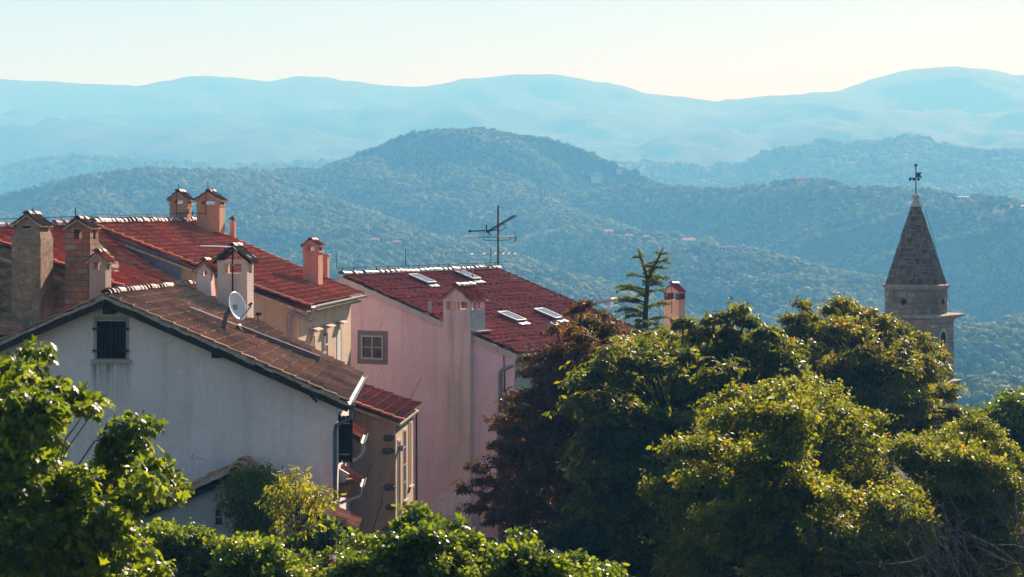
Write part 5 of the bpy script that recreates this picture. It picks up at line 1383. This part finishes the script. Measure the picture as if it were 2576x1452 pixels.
def blobs(poly, y, thick, rpx, n, rng, flat=False):
    """leaf clumps gathered in larger rounded boughs, so that shade lies between the boughs"""
    p = np.array(poly, float); (x0, y0), (x1, y1) = p.min(0), p.max(0); q = np.roll(p, -1, 0)
    area = abs((p[:, 0] * q[:, 1] - q[:, 0] * p[:, 1]).sum()) / 2
    RL0 = 1.9 * rpx; nL = max(4, int(area / (math.pi * RL0 ** 2) * 2.6)); lobes = []; tries = 0
    while len(lobes) < nL and tries < 4000:
        tries += 1; a, b = rng.uniform(x0, x1), rng.uniform(y0, y1); RL = RL0 * rng.uniform(.6, 1.3)
        if not in_poly(np.array([a]), np.array([b]), poly)[0]: continue
        e = edge_d(np.array([a]), np.array([b]), poly)[0]
        if e < .3 * RL: continue
        RL = min(RL, max(e * 1.5, .5 * RL0))
        if any(math.hypot(a - o[0], (b - o[1]) * 1.2) < .5 * (RL + o[2]) * .62 for o in lobes): continue
        lobes.append((a, b, RL, rng.uniform(-1, 1) * thick * min(1, e / RL0 + .35)))
    w = np.array([o[2] ** 2 for o in lobes]); w /= w.sum(); out = []; tries = 0
    while len(out) < n and tries < n * 60:
        tries += 1; L = lobes[rng.choice(len(lobes), p=w)]
        t, d = rng.uniform(0, 6.283), math.sqrt(rng.random()); a, b = L[0] + L[2] * d * math.cos(t), L[1] + L[2] * .85 * d * math.sin(t)
        if not in_poly(np.array([a]), np.array([b]), poly)[0]: continue
        e = edge_d(np.array([a]), np.array([b]), poly)[0]; r = min(rpx * rng.uniform(.5, 1.1), max(e * 1.3, rpx * .34))
        if e < r * .2: continue
        dy = L[3] - math.sqrt(max(0, 1 - d * d)) * L[2] * y / F * rng.uniform(.1, 1.0)
        if flat:
            a, b = rng.uniform(x0, x1), rng.uniform(y0, y1)
            if not in_poly(np.array([a]), np.array([b]), poly)[0]: continue
            r = rpx * rng.uniform(.45, 1.1); dy = rng.uniform(-1, 1) * thick
        if any(math.hypot(a - o[0], b - o[1]) < .42 * (r + o[2]) and abs(dy - o[3]) < .5 for o in out): continue
        out.append((a, b, r, dy))
    C_ = np.array([[(a - CX) / F * (y + dy), y + dy, CAMZ + (HY - b) / F * (y + dy)] for a, b, r, dy in out])
    R_ = np.array([r * y / F for a, b, r, dy in out])
    return C_, R_

def tree(name, label, cat, poly, y, thick, rpx, nb, mat, leaf, lsize, per, k, spray, trunk_px, seed, bark='bark', ground=None, autumn=.04, tintc=.45, squash=.7, trunk_r=.16, droop=.5, twigs=5, limb_r=.05, up=.35, extra_limbs=True, shell_=(.45, 1.05), nleaf_group=None, fork=.35, fill=1.0, extra=(), flat=False):
    rng = np.random.default_rng(seed)
    C_, R_ = blobs(poly, y, thick, rpx, nb, rng, flat=flat)
    if extra:   # shoots that reach out of the crown
        C_ = np.concatenate([C_, [list(W(a, b, y + rng.uniform(-.3, .3))) for a, b, r in extra]]); R_ = np.concatenate([R_, [r * y / F for a, b, r in extra]])
    tx = (trunk_px - CX) / F * y; gz = float(town_z(np.array(0.), np.array(float(y)))) if ground is None else ground
    o = thing(name, (tx, y, gz), label, cat)
    # sprays on every clump
    area = (R_ / R_.mean()) ** 2
    cnt = np.maximum(3, (per * area)).astype(int)
    bi = np.repeat(np.arange(len(C_)), cnt); N = NB = len(bi)
    u = norm(rng.normal(size=(N, 3))); u[:, 2] = np.abs(u[:, 2]) * .75 + u[:, 2] * .25; u = norm(u)
    rr = np.clip(np.abs(rng.normal(.74, .27, N)), .05, 1.5)
    st3 = np.stack([rng.uniform(.85, 1.5, len(C_)), rng.uniform(.85, 1.4, len(C_)), squash * rng.uniform(.65, 1.15, len(C_))], 1)
    tl = rng.normal(0, .22, len(C_))
    q3 = u * st3[bi]; q3[:, 2] += q3[:, 0] * tl[bi]
    cp = C_[bi] + q3 * (R_[bi] * rr)[:, None]
    cd = norm(u * .8 + np.array([0, 0, up]) + rng.normal(size=(N, 3)) * .35)
    # stray shoots push out of the clumps; loose leafage fills the inside of the crown
    st = rng.random(N) < (.22 if flat else .10)
    cp[st] += u[st] * (R_[bi[st]] * rng.uniform(.15, .5, st.sum()))[:, None] + np.array([0, 0, .5]) * (R_[bi[st]] * rng.uniform(.0, .5, st.sum()))[:, None]
    nf = int(N * .5 * fill)
    if nf:
        pa = np.array(poly, float); fx = rng.uniform(pa[:, 0].min(), pa[:, 0].max(), nf * 3); fy = rng.uniform(pa[:, 1].min(), pa[:, 1].max(), nf * 3)
        okf = in_poly(fx, fy, poly); okf[okf] &= edge_d(fx[okf], fy[okf], poly) > rpx * .8
        fx, fy = fx[okf][:nf], fy[okf][:nf]; fdy = rng.uniform(.1, 1.1, len(fx)) * thick; yy = y + fdy
        fp = np.stack([(fx - CX) / F * yy, yy, CAMZ + (HY - fy) / F * yy], 1)
        cp = np.concatenate([cp, fp]); cd = np.concatenate([cd, norm(rng.normal(size=fp.shape) + np.array([0, -.3, .6]))]); bi = np.concatenate([bi, rng.integers(0, len(C_), len(fp))]); N = len(bi)
    # leaves of each spray
    ref = np.where(np.abs(cd[:, 2:3]) > .9, np.array([[1., 0, 0]]), np.array([[0, 0, 1.]]))
    a = norm(np.cross(cd, ref)); b = np.cross(cd, a)
    j = np.arange(k)[None, :]
    ph = rng.uniform(0, 6.28, (N, 1))
    if spray == 'palm':
        th = ph + 6.283 * j / k + rng.normal(size=(N, k)) * .12
        rad = a[:, None, :] * np.cos(th)[..., None] + b[:, None, :] * np.sin(th)[..., None]
        ld = norm(rad * .95 + cd[:, None, :] * .3 + np.array([0, 0, -1]) * (droop * rng.uniform(.5, 1.4, (N, k)))[..., None])
        lp = cp[:, None, :] + rad * (lsize * .08)
        ln = norm(cd[:, None, :] * .8 + np.array([0, 0, .3]) + rng.normal(size=(N, k, 3)) * .5)
    else:
        th = ph + 2.4 * j + rng.normal(size=(N, k)) * .3
        rad = a[:, None, :] * np.cos(th)[..., None] + b[:, None, :] * np.sin(th)[..., None]
        t = (j + .5) / k
        lp = cp[:, None, :] + cd[:, None, :] * (t * lsize * k * .3)[..., None] + rad * lsize * .1
        ld = norm(rad * .8 + cd[:, None, :] * (.35 + .5 * t)[..., None] + np.array([0, 0, -1]) * (droop * rng.uniform(.3, 1.5, (N, k)))[..., None])
        ln = norm(cd[:, None, :] * .5 + np.array([0, 0, .4]) + rng.normal(size=(N, k, 3)) * .7)
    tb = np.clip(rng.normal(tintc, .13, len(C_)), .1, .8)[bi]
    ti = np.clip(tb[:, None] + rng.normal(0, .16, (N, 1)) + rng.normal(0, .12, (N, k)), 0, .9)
    au = rng.random((N, 1)) < autumn; ti = np.where(au & (rng.random((N, k)) < .7), rng.uniform(.93, 1, (N, k)), ti)
    sz = lsize * rng.uniform(.55, 1.3, (N, k)) * rng.uniform(.7, 1.2, (N, 1))
    leaves_mesh('crown', lp.reshape(-1, 3), ld.reshape(-1, 3), ln.reshape(-1, 3), sz.ravel(), leaf, ti.ravel(), M[mat], o)
    # trunk and limbs
    mb = MB(); base = Vector((tx, y, gz - .3)); topz = float(C_[:, 2].mean()); cxy = C_.mean(0)
    forkp = Vector((tx + (cxy[0] - tx) * .25, y + (cxy[1] - y) * .3, gz + (topz - gz) * fork)); crownp = Vector((cxy[0], cxy[1], topz * .75 + float(C_[:, 2].max()) * .25))
    mb.tube([base, base.lerp(forkp, .5) + Vector((rng.normal() * .08, 0, 0)), forkp, forkp.lerp(crownp, .5) + Vector((rng.normal() * .25, rng.normal() * .2, 0)), crownp], [trunk_r * 1.25, trunk_r, trunk_r * .9, trunk_r * .6, trunk_r * .25], 8)
    axis = [forkp.lerp(crownp, t) for t in (0, .25, .5, .75)]
    for i in range(len(C_)):
        c = Vector(C_[i]); s = min(axis, key=lambda q: (q - c).length + max(0, q.z - c.z + .3) * 3)
        m = s.lerp(c, .5) + Vector((0, 0, (c - s).length * .1)) + Vector(rng.normal(size=3) * .12)
        r0 = min(trunk_r * .5, limb_r * (1 + R_[i]))
        mb.tube([s, m, c, c + Vector((0, 0, R_[i] * .5))], [r0, r0 * .7, r0 * .4, r0 * .15], 5, False)
        idx = np.where(bi[:NB] == i)[0]
        for q in rng.choice(idx, min(twigs, len(idx)), replace=False):
            mb.tube([c - Vector((0, 0, R_[i] * .2)), c.lerp(Vector(cp[q]), .6) + Vector((0, 0, .04)), Vector(cp[q])], [r0 * .35, r0 * .22, r0 * .1], 4, False)
    mb.build('trunk', M[bark], o)
    return o, C_, R_, len(sz.ravel())
tot = 0
def TR(*a, **k):
    global tot
    r = tree(*a, **k); tot += r[3]; return r
# horse chestnuts and light broadleaves on the right
TR('chestnut_tree', 'rust-brown leaved horse chestnut leaning over the pink house wall', 'tree',
   [(1150, 1235), (1180, 1180), (1225, 1160), (1222, 1120), (1250, 1040), (1262, 985), (1310, 975), (1315, 905), (1335, 885), (1390, 860), (1400, 815), (1440, 765), (1475, 752), (1500, 775), (1560, 795), (1580, 900), (1540, 1000), (1520, 1150), (1520, 1300), (1470, 1400), (1380, 1400), (1280, 1370), (1200, 1330), (1180, 1290), (1215, 1240)],
   70, 4.0, 44, 85, 'leaf_rust', 'lance', .19, 100, 5, 'palm', 1420, 1, extra=[(1165, 1235, 20), (1200, 1180, 22), (1215, 1215, 24), (1245, 1120, 24), (1260, 1060, 24), (1290, 1005, 24), (1325, 905, 24), (1340, 940, 28), (1195, 1285, 28), (1235, 1250, 30), (1290, 1090, 30), (1270, 1170, 30), (1250, 1310, 32), (1400, 830, 24), (1445, 785, 24), (1470, 770, 22)], autumn=.10, tintc=.4, droop=.55, trunk_r=.24, squash=.7, shell_=(.3, 1.15), twigs=7)
TR('chestnut_tree', 'big dark green horse chestnut in the middle of the tree group', 'tree',
   [(1420, 1010), (1440, 940), (1500, 850), (1530, 810), (1600, 800), (1640, 790), (1680, 775), (1720, 800), (1760, 828), (1790, 790), (1825, 800), (1850, 765), (1880, 775), (1920, 810), (1970, 850), (2010, 890), (2060, 960), (2080, 1100), (1900, 1130), (1760, 1150), (1680, 1230), (1660, 1470), (1400, 1470), (1400, 1330), (1440, 1150)],
   66, 5.5, 52, 105, 'leaf_chestnut', 'obov', .24, 92, 6, 'palm', 1700, 2, extra=[(1720, 818, 28), (1765, 838, 32), (1800, 806, 30), (1850, 788, 28), (1880, 812, 32), (1830, 845, 36), (1925, 842, 34), (1960, 872, 36), (1990, 908, 38), (1900, 880, 36), (1860, 900, 36), (2020, 950, 36)], autumn=.03, tintc=.42, droop=.65, trunk_r=.28, squash=.65, twigs=4)
TR('chestnut_tree', 'tall open-crowned chestnut standing in front of the bell tower', 'tree',
   [(1955, 830), (1985, 790), (2020, 755), (2055, 800), (2080, 752), (2125, 742), (2170, 770), (2225, 795), (2250, 830), (2300, 850), (2345, 890), (2385, 960), (2395, 1000), (2425, 1030), (2410, 1090), (2300, 1130), (2150, 1100), (2060, 1010), (1980, 900)],
   80, 5.0, 40, 95, 'leaf_tower', 'obov', .21, 66, 6, 'palm', 2150, 3, extra=[(2018, 772, 22), (2035, 808, 26), (1985, 805, 20), (2000, 840, 26), (2112, 765, 26), (2088, 785, 22), (2150, 785, 28), (2200, 800, 26), (2400, 1035, 22), (2380, 1000, 24), (2060, 850, 26), (2350, 930, 30), (2385, 985, 28), (2400, 1050, 30), (2432, 1078, 30), (2340, 1060, 34), (2455, 1045, 20), (2465, 1095, 30), (2410, 1105, 34), (2300, 1000, 34), (2265, 832, 26), (2300, 850, 28), (2330, 880, 30), (2355, 905, 28), (2240, 815, 26), (2280, 1080, 38), (2240, 1060, 38), (2320, 1110, 38), (2260, 1140, 40)], autumn=.07, tintc=.45, droop=.5, trunk_r=.22, squash=.8, shell_=(.3, 1.12), twigs=8, limb_r=.06)
TR('tree', 'wide yellow-green tree with orange tinted leaves in front of the chestnuts', 'tree',
   [(1620, 1230), (1660, 1190), (1700, 1110), (1740, 1050), (1800, 1000), (1880, 985), (1960, 925), (2050, 945), (2130, 985), (2200, 1020), (2245, 1090), (2270, 1190), (2330, 1290), (2390, 1470), (1650, 1490), (1600, 1430), (1660, 1330)],
   55, 5.0, 44, 135, 'leaf_light', 'oval', .14, 105, 7, 'twig', 2000, 4, autumn=.06, tintc=.45, droop=.6, trunk_r=.2, squash=.75, twigs=4)
TR('tree', 'light olive-green tree with small glinting leaves right of the wide yellow-green tree', 'tree',
   [(2230, 1140), (2290, 1100), (2350, 1060), (2420, 1030), (2480, 1090), (2540, 1150), (2570, 1280), (2600, 1470), (2280, 1480), (2290, 1280)],
   57, 3.5, 42, 75, 'leaf_light', 'oval', .13, 95, 7, 'twig', 2400, 5, extra=[(2440, 1078, 28), (2480, 1100, 30), (2512, 1140, 32), (2550, 1175, 32), (2260, 1160, 34), (2290, 1130, 32), (2560, 1240, 36)], autumn=.035, tintc=.38, droop=.4, trunk_r=.16, twigs=4)
TR('tree', 'dark fresh-green tree at the right edge in front of the valley', 'tree',
   [(2440, 1070), (2470, 1040), (2485, 985), (2520, 975), (2560, 1000), (2640, 1010), (2660, 1300), (2540, 1290), (2500, 1190), (2450, 1110)],
   74, 2.4, 40, 55, 'leaf_fresh', 'oval', .19, 62, 6, 'twig', 2560, 6, autumn=.01, tintc=.2, droop=.3, trunk_r=.18, twigs=4)
TR('tree', 'bright yellow-leaved tree top just inside the right edge', 'tree', [(2545, 1010), (2570, 985), (2640, 1000), (2640, 1110), (2560, 1080)], 78, 1.5, 26, 18, 'leaf_light', 'oval', .17, 60, 6, 'twig', 2600, 66, autumn=.1, tintc=.75, trunk_r=.12)
# filler crowns deep in the shade below and behind the group
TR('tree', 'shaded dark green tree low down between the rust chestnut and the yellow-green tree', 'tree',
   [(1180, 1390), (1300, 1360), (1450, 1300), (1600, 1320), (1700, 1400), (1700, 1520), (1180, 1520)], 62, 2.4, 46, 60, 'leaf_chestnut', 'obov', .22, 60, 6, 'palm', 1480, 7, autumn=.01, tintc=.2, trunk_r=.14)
# foreground fig tree
TR('fig_tree', 'large-leaved fig tree filling the lower left foreground', 'tree',
   [(-60, 905), (40, 900), (70, 912), (85, 940), (90, 995), (140, 1010), (150, 1030), (150, 1065), (110, 1110), (150, 1180), (240, 1210), (280, 1190), (350, 1200), (390, 1230), (400, 1260), (350, 1290), (300, 1315), (330, 1360), (350, 1420), (420, 1455), (430, 1500), (-60, 1500)],
   28, 1.8, 27, 170, 'leaf_fig', 'fig', .15, 20, 4, 'twig', 60, 8, flat=True, fill=.5, extra=[(150, 1000, 26), (185, 1010, 24), (215, 1038, 24), (240, 1030, 16), (90, 900, 22), (300, 1170, 26), (318, 1092, 20), (350, 1088, 20), (335, 1128, 22), (380, 1190, 24), (415, 1215, 24), (440, 1245, 20), (400, 1255, 26), (350, 1240, 28), (300, 1120, 18)], autumn=.0, tintc=.4, droop=.8, trunk_r=.1, squash=.9, twigs=6, limb_r=.014, bark='grey_bark', shell_=(.2, 1.15), up=.5)
TR('citrus_bush', 'round bright green glossy citrus bush below the shed', 'bush',
   [(560, 1425), (590, 1380), (640, 1362), (690, 1395), (720, 1430), (760, 1490), (540, 1500)], 39.5, 1.0, 24, 75, 'leaf_fresh', 'ovate', .105, 40, 6, 'twig', 640, 9, flat=True, autumn=.0, tintc=.42, trunk_r=.05, limb_r=.015, droop=.25, up=.6)
TR('citrus_bush', 'taller glossy green bush with upright shoots next to the fig tree', 'bush',
   [(370, 1410), (385, 1360), (410, 1335), (450, 1350), (480, 1342), (520, 1358), (560, 1385), (575, 1430), (560, 1500), (360, 1500)], 41, 1.0, 24, 85, 'leaf_fresh', 'ovate', .11, 36, 6, 'twig', 460, 10, flat=True, autumn=.0, tintc=.36, trunk_r=.05, limb_r=.015, droop=.3, up=.7)
TR('persimmon_tree', 'low spreading bush with shiny oval leaves along the bottom middle', 'bush',
   [(855, 1450), (875, 1425), (905, 1408), (960, 1412), (995, 1392), (1015, 1365), (1040, 1345), (1068, 1352), (1090, 1378), (1140, 1370), (1180, 1380), (1200, 1405), (1250, 1410), (1290, 1408), (1312, 1390), (1335, 1410), (1345, 1440), (1410, 1430), (1450, 1440), (1500, 1452), (1540, 1470), (1570, 1485), (1630, 1515), (820, 1510)],
   33, 1.6, 22, 250, 'leaf_fresh', 'ovate', .105, 34, 6, 'twig', 1150, 11, flat=True, extra=[(1040, 1300, 15), (1058, 1318, 18), (1020, 1335, 18), (1312, 1362, 14), (1320, 1385, 18), (895, 1372, 16), (960, 1385, 20), (1140, 1340, 16), (1450, 1420, 14), (1545, 1450, 12)], autumn=.0, tintc=.36, trunk_r=.07, limb_r=.013, droop=.4, up=.55, twigs=5)
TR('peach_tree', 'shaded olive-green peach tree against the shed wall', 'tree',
   [(560, 1290), (575, 1220), (620, 1190), (680, 1190), (700, 1230), (695, 1300), (700, 1370), (640, 1390), (590, 1340)], 53.9, .6, 28, 44, 'leaf_peach', 'peach', .19, 18, 6, 'twig', 735, 12, fill=.3, autumn=.02, tintc=.15, droop=1.0, trunk_r=.05, limb_r=.014, up=.5, ground=1.0, fork=.12)  # leaf tint lowered, house shade put into the leaf colour
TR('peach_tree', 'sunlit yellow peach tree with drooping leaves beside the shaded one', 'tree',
   [(690, 1280), (700, 1220), (720, 1200), (745, 1190), (765, 1215), (790, 1235), (818, 1240), (815, 1275), (780, 1290), (770, 1320), (745, 1310), (715, 1340)], 49.6, .7, 20, 4, 'leaf_peach', 'peach', .17, 9, 6, 'twig', 738, 13, fill=.0, flat=True, extra=[(742, 1203, 15), (765, 1225, 16), (805, 1248, 15), (790, 1260, 15), (715, 1215, 15), (700, 1255, 16), (730, 1245, 16), (760, 1262, 16), (745, 1285, 15), (775, 1300, 15), (725, 1310, 14), (775, 1330, 12), (690, 1270, 16), (695, 1240, 14), (812, 1265, 16), (798, 1285, 16), (735, 1340, 14), (770, 1345, 12), (705, 1300, 14)], autumn=.05, tintc=.74, droop=1.0, trunk_r=.045, limb_r=.015, up=.5, ground=1.2, fork=.1)  # leaf tint raised, sunlight put into the yellow leaf colour
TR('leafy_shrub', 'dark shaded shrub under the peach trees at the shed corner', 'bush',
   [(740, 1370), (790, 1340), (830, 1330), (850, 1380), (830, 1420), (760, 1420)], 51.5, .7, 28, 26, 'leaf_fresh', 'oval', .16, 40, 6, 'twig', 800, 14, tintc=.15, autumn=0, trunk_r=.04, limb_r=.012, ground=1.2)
fl, fC, fR, _ = TR('flower_bush', 'low bush with orange flowers at the bottom edge', 'bush', [(690, 1440), (720, 1400), (760, 1395), (800, 1420), (850, 1430), (860, 1500), (690, 1500)], 43, .7, 26, 30, 'leaf_fresh', 'oval', .10, 44, 6, 'twig', 770, 15, tintc=.4, autumn=.0, trunk_r=.03, limb_r=.01)
def flowers(parent, pts, y, mat, size, n, seed, kind='oval'):
    rng = np.random.default_rng(seed); P_ = np.array([list(W(a, b, y - .75)) for a, b in pts])
    pos = np.repeat(P_, n, 0) + rng.normal(size=(len(pts) * n, 3)) * size * .35
    d = norm(rng.normal(size=pos.shape) + np.array([0, -.3, .4])); nn = norm(rng.normal(size=pos.shape) + np.array([0, -.5, .6]))
    leaves_mesh('flower', pos, d, nn, np.full(len(pos), size), kind, rng.random(len(pos)), M[mat], parent)
flowers(fl, [(735, 1412), (742, 1420), (752, 1432), (738, 1440), (770, 1436), (727, 1448), (758, 1447), (780, 1440), (748, 1408)], 43, 'petal_orange', .075, 14, 5)
rs, rC, rR, _ = TR('rose_bush', 'slender rose bush with one red bloom at the bottom edge', 'bush', [(815, 1450), (825, 1395), (850, 1385), (880, 1410), (885, 1500), (810, 1500)], 41, .6, 22, 18, 'leaf_fresh', 'oval', .09, 30, 6, 'twig', 845, 16, tintc=.35, autumn=0, trunk_r=.025, limb_r=.009)
flowers(rs, [(832, 1416), (834, 1419), (833, 1413)], 41, 'petal_red', .075, 22, 6)
flowers(rs, [(843, 1405)], 41, 'petal_white', .08, 16, 7)
for (poly, y, tx, sd, lab) in (([(840, 1475), (900, 1450), (1000, 1440), (1000, 1520), (840, 1520)], 36, 930, 17, 'dense low green undergrowth in front of the persimmon bush'),):
    pass
# conifer with a forked top
rng = np.random.default_rng(21); cy = 84.0
cb = W(1622, 1000, cy); cz = float(town_z(np.array(0.), np.array(cy)))
K = thing('conifer_tree', (cb.x, cy, cz), 'dark cedar with a forked top rising above the chestnuts', 'tree')
mb = MB(); tip1, tip2 = W(1606, 628, cy), W(1668, 626, cy)
fk = W(1630, 705, cy)
mb.tube([Vector((cb.x, cy, cz - .3)), W(1622, 900, cy), W(1623, 800, cy), fk], [.2, .16, .12, .075], 8)
mb.tube([fk, W(1618, 670, cy), tip1], [.06, .04, .015], 6); mb.tube([fk, W(1648, 665, cy), tip2], [.06, .045, .015], 6)
np_, nd, nn_, ns = [], [], [], []
def bough(p, d, L, r):
    seg = 7; pts = [p]
    for i in range(seg):
        t = (i + 1) / seg
        pts.append(p + d * (L * t) + Vector((0, 0, L * .10 * math.sin(t * 2.6) - L * .22 * t * t)))
    mb.tube(pts, [r * (1 - .8 * i / seg) for i in range(seg + 1)], 5, False)
    for i in range(int(L / .055)):
        t = rng.uniform(.12, 1.0); a = pts[min(seg, int(t * seg))].lerp(pts[min(seg, int(t * seg) + 1)], t * seg % 1)
        side_ = d.cross(Vector((0, 0, 1))).normalized() * rng.choice([-1, 1])
        tl = (.42 * L * (1 - t) + .14) * rng.uniform(.5, 1.0); td = (d * .75 + side_ * rng.uniform(.3, 1.0) + Vector((0, 0, rng.uniform(-.25, .25)))).normalized()
        for q in range(int(tl / .008)):
            s = rng.random() * tl
            np_.append(a + td * s + Vector((0, 0, -.2 * s * s))); v = td * .7 + Vector(rng.normal(size=3)) * .6 + Vector((0, 0, .1)); nd.append(v); nn_.append(Vector(rng.normal(size=3)) * .5 + Vector((0, 0, 1))); ns.append(rng.uniform(.05, .11))
for i in range(36):
    t = (i / 35) ** .85; z_py = 640 + t * 250; base_ = W(1623 + (0 if z_py > 705 else 8), z_py, cy) if z_py > 700 else (W(1606 + (z_py - 628) * .2, z_py, cy) if i % 2 else W(1668 - (z_py - 626) * .45, z_py, cy))
    L = .3 + 1.75 * max(0, (z_py - 640) / 130) ** .8 * rng.uniform(.55, 1.1); L = min(L, 1.3)
    th = rng.uniform(0, 6.28); d = Vector((math.cos(th), math.sin(th), .3 * (1 - t) + .08)).normalized()
    bough(base_, d, L, .03)
for px, py, dx, L in ((1622, 762, -1, 1.4), (1622, 700, 1, .85), (1622, 735, 1, .85), (1622, 772, 1, .75), (1622, 728, -1, 1.0), (1612, 650, -1, .45), (1650, 662, 1, .6), (1660, 640, 1, .4)):
    bough(W(px, py, cy), Vector((dx, rng.normal() * .25, .12)).normalized(), L, .03)
for a, b in ((fk, tip1), (fk, tip2)):
    for i in range(260):
        t = rng.random(); p = a.lerp(b, t); np_.append(p); nd.append(Vector(rng.normal(size=3)) + Vector((0, 0, .9))); nn_.append(Vector(rng.normal(size=3))); ns.append(rng.uniform(.1, .2) * (1.2 - .5 * t))
mb.build('trunk', M['bark'], K)
A_ = lambda L_: np.array([list(v) for v in L_])
leaves_mesh('crown', A_(np_), norm(A_(nd)), norm(A_(nn_)), np.array(ns), 'lance', rng.random(len(ns)), M['leaf_cedar'], K)
# bare branches at the right edge
def bare(tx, y, top, spread, seed, label, n=9):
    rng = np.random.default_rng(seed); gz = float(town_z(np.array(0.), np.array(float(y))))
    b = W(tx, 1600, y); o = thing('bare_shrub', (b.x, y, gz), label, 'shrub'); mb = MB()
    def grow(p, d, L, r, lv):
        k = 5; pts = [p]
        for i in range(k): d = (d + Vector(rng.normal(size=3)) * .13).normalized(); pts.append(pts[-1] + d * L / k)
        mb.tube(pts, [r * (1 - .55 * i / k) for i in range(k + 1)], 5 if lv < 2 else 4, False)
        if lv < 3:
            for i in range(4 if lv < 2 else 3):
                q = pts[int(rng.integers(2, k + 1))]; nd_ = (d + Vector(rng.normal(size=3)) * .55 + Vector((0, 0, .15))).normalized(); grow(q, nd_, L * rng.uniform(.45, .7), r * .5, lv + 1)
    for i in range(n):
        d = Vector((rng.uniform(-spread, spread), rng.uniform(-.3, .3), 1)).normalized(); grow(Vector((b.x + rng.normal() * .2, y + rng.normal() * .2, gz)), d, (zat(top, y) - gz) * rng.uniform(.5, .72), .045, 0)
    mb.build('branch', M['grey_bark'], o)
bare(2520, 49, 1180, .45, 31, 'leafless grey-brown shrub with fine twigs in the lower right corner', 8)
bare(2400, 50, 1290, .5, 32, 'smaller leafless shrub left of the other bare shrub in the lower right corner', 6)
print('leaves', tot + len(ns))
# ------------------------------------------------------------------ air, light, camera
HAZE_D = 4.8e-4
mb = MB(); mb.hexa([(-4500, -80, -171.5), (4500, -80, -171.5), (4500, 12700, -171.5), (-4500, 12700, -171.5), (-4500, -80, 560), (4500, -80, 560), (4500, 12700, 560), (-4500, 12700, 560)])
t = NT('haze'); v = t.n('ShaderNodeVolumePrincipled')
v.inputs['Color'].default_value = (.16, .52, 1.0, 1); v.inputs['Absorption Color'].default_value = (1, 1, 1, 1)
v.inputs['Density'].default_value = HAZE_D; v.inputs['Anisotropy'].default_value = -.02
t.t.links.new(v.outputs[0], t.out.inputs['Volume'])
hz = mb.build('haze', t.m); tag(hz, 'pale blue haze filling the air over the valley', 'haze', kind='stuff')
try: t.m.cycles.homogeneous_volume = True
except Exception: pass

w = bpy.data.worlds.new('World'); scene.world = w; w.use_nodes = True
nt = w.node_tree; bg = nt.nodes['Background']; sky = nt.nodes.new('ShaderNodeTexSky'); sky.sky_type = 'NISHITA'; sky.sun_disc = False
sky.sun_elevation = SUN_EL; sky.sun_rotation = SUN_AZ; sky.altitude = 300; sky.air_density = .9; sky.dust_density = .2; sky.ozone_density = .8
nt.links.new(sky.outputs[0], bg.inputs[0]); bg.inputs[1].default_value = .055
sd = bpy.data.lights.new('sun', 'SUN'); sd.energy = 5.0; sd.angle = math.radians(.5); sd.color = (1.0, .97, 1.03)
so = link('sun', sd); dv = Vector((math.sin(SUN_AZ) * math.cos(SUN_EL), math.cos(SUN_AZ) * math.cos(SUN_EL), math.sin(SUN_EL)))
so.rotation_euler = dv.to_track_quat('Z', 'Y').to_euler(); so.location = dv * 60
cam = bpy.data.cameras.new('camera'); co = link('camera', cam); scene.camera = co
co.location = (0, 0, CAMZ); co.rotation_euler = (math.radians(90), 0, 0)
cam.sensor_width = 36; cam.lens = F / 2576 * 36; cam.clip_end = 40000; cam.clip_start = .5
cam.shift_y = -(726 - HY) / 2576
cam.dof.use_dof = True; cam.dof.focus_distance = 75; cam.dof.aperture_fstop = 4.0
scene.view_settings.view_transform = 'Standard'; scene.view_settings.look = 'None'; scene.view_settings.gamma = 1; scene.view_settings.exposure = 1.05
cy_ = scene.cycles
cy_.use_denoising = True; cy_.denoiser = 'OPENIMAGEDENOISE'; cy_.denoising_input_passes = 'RGB_ALBEDO_NORMAL'
cy_.max_bounces = 8; cy_.diffuse_bounces = 3; cy_.transmission_bounces = 4; cy_.volume_bounces = 1; cy_.glossy_bounces = 2
cy_.use_adaptive_sampling = False
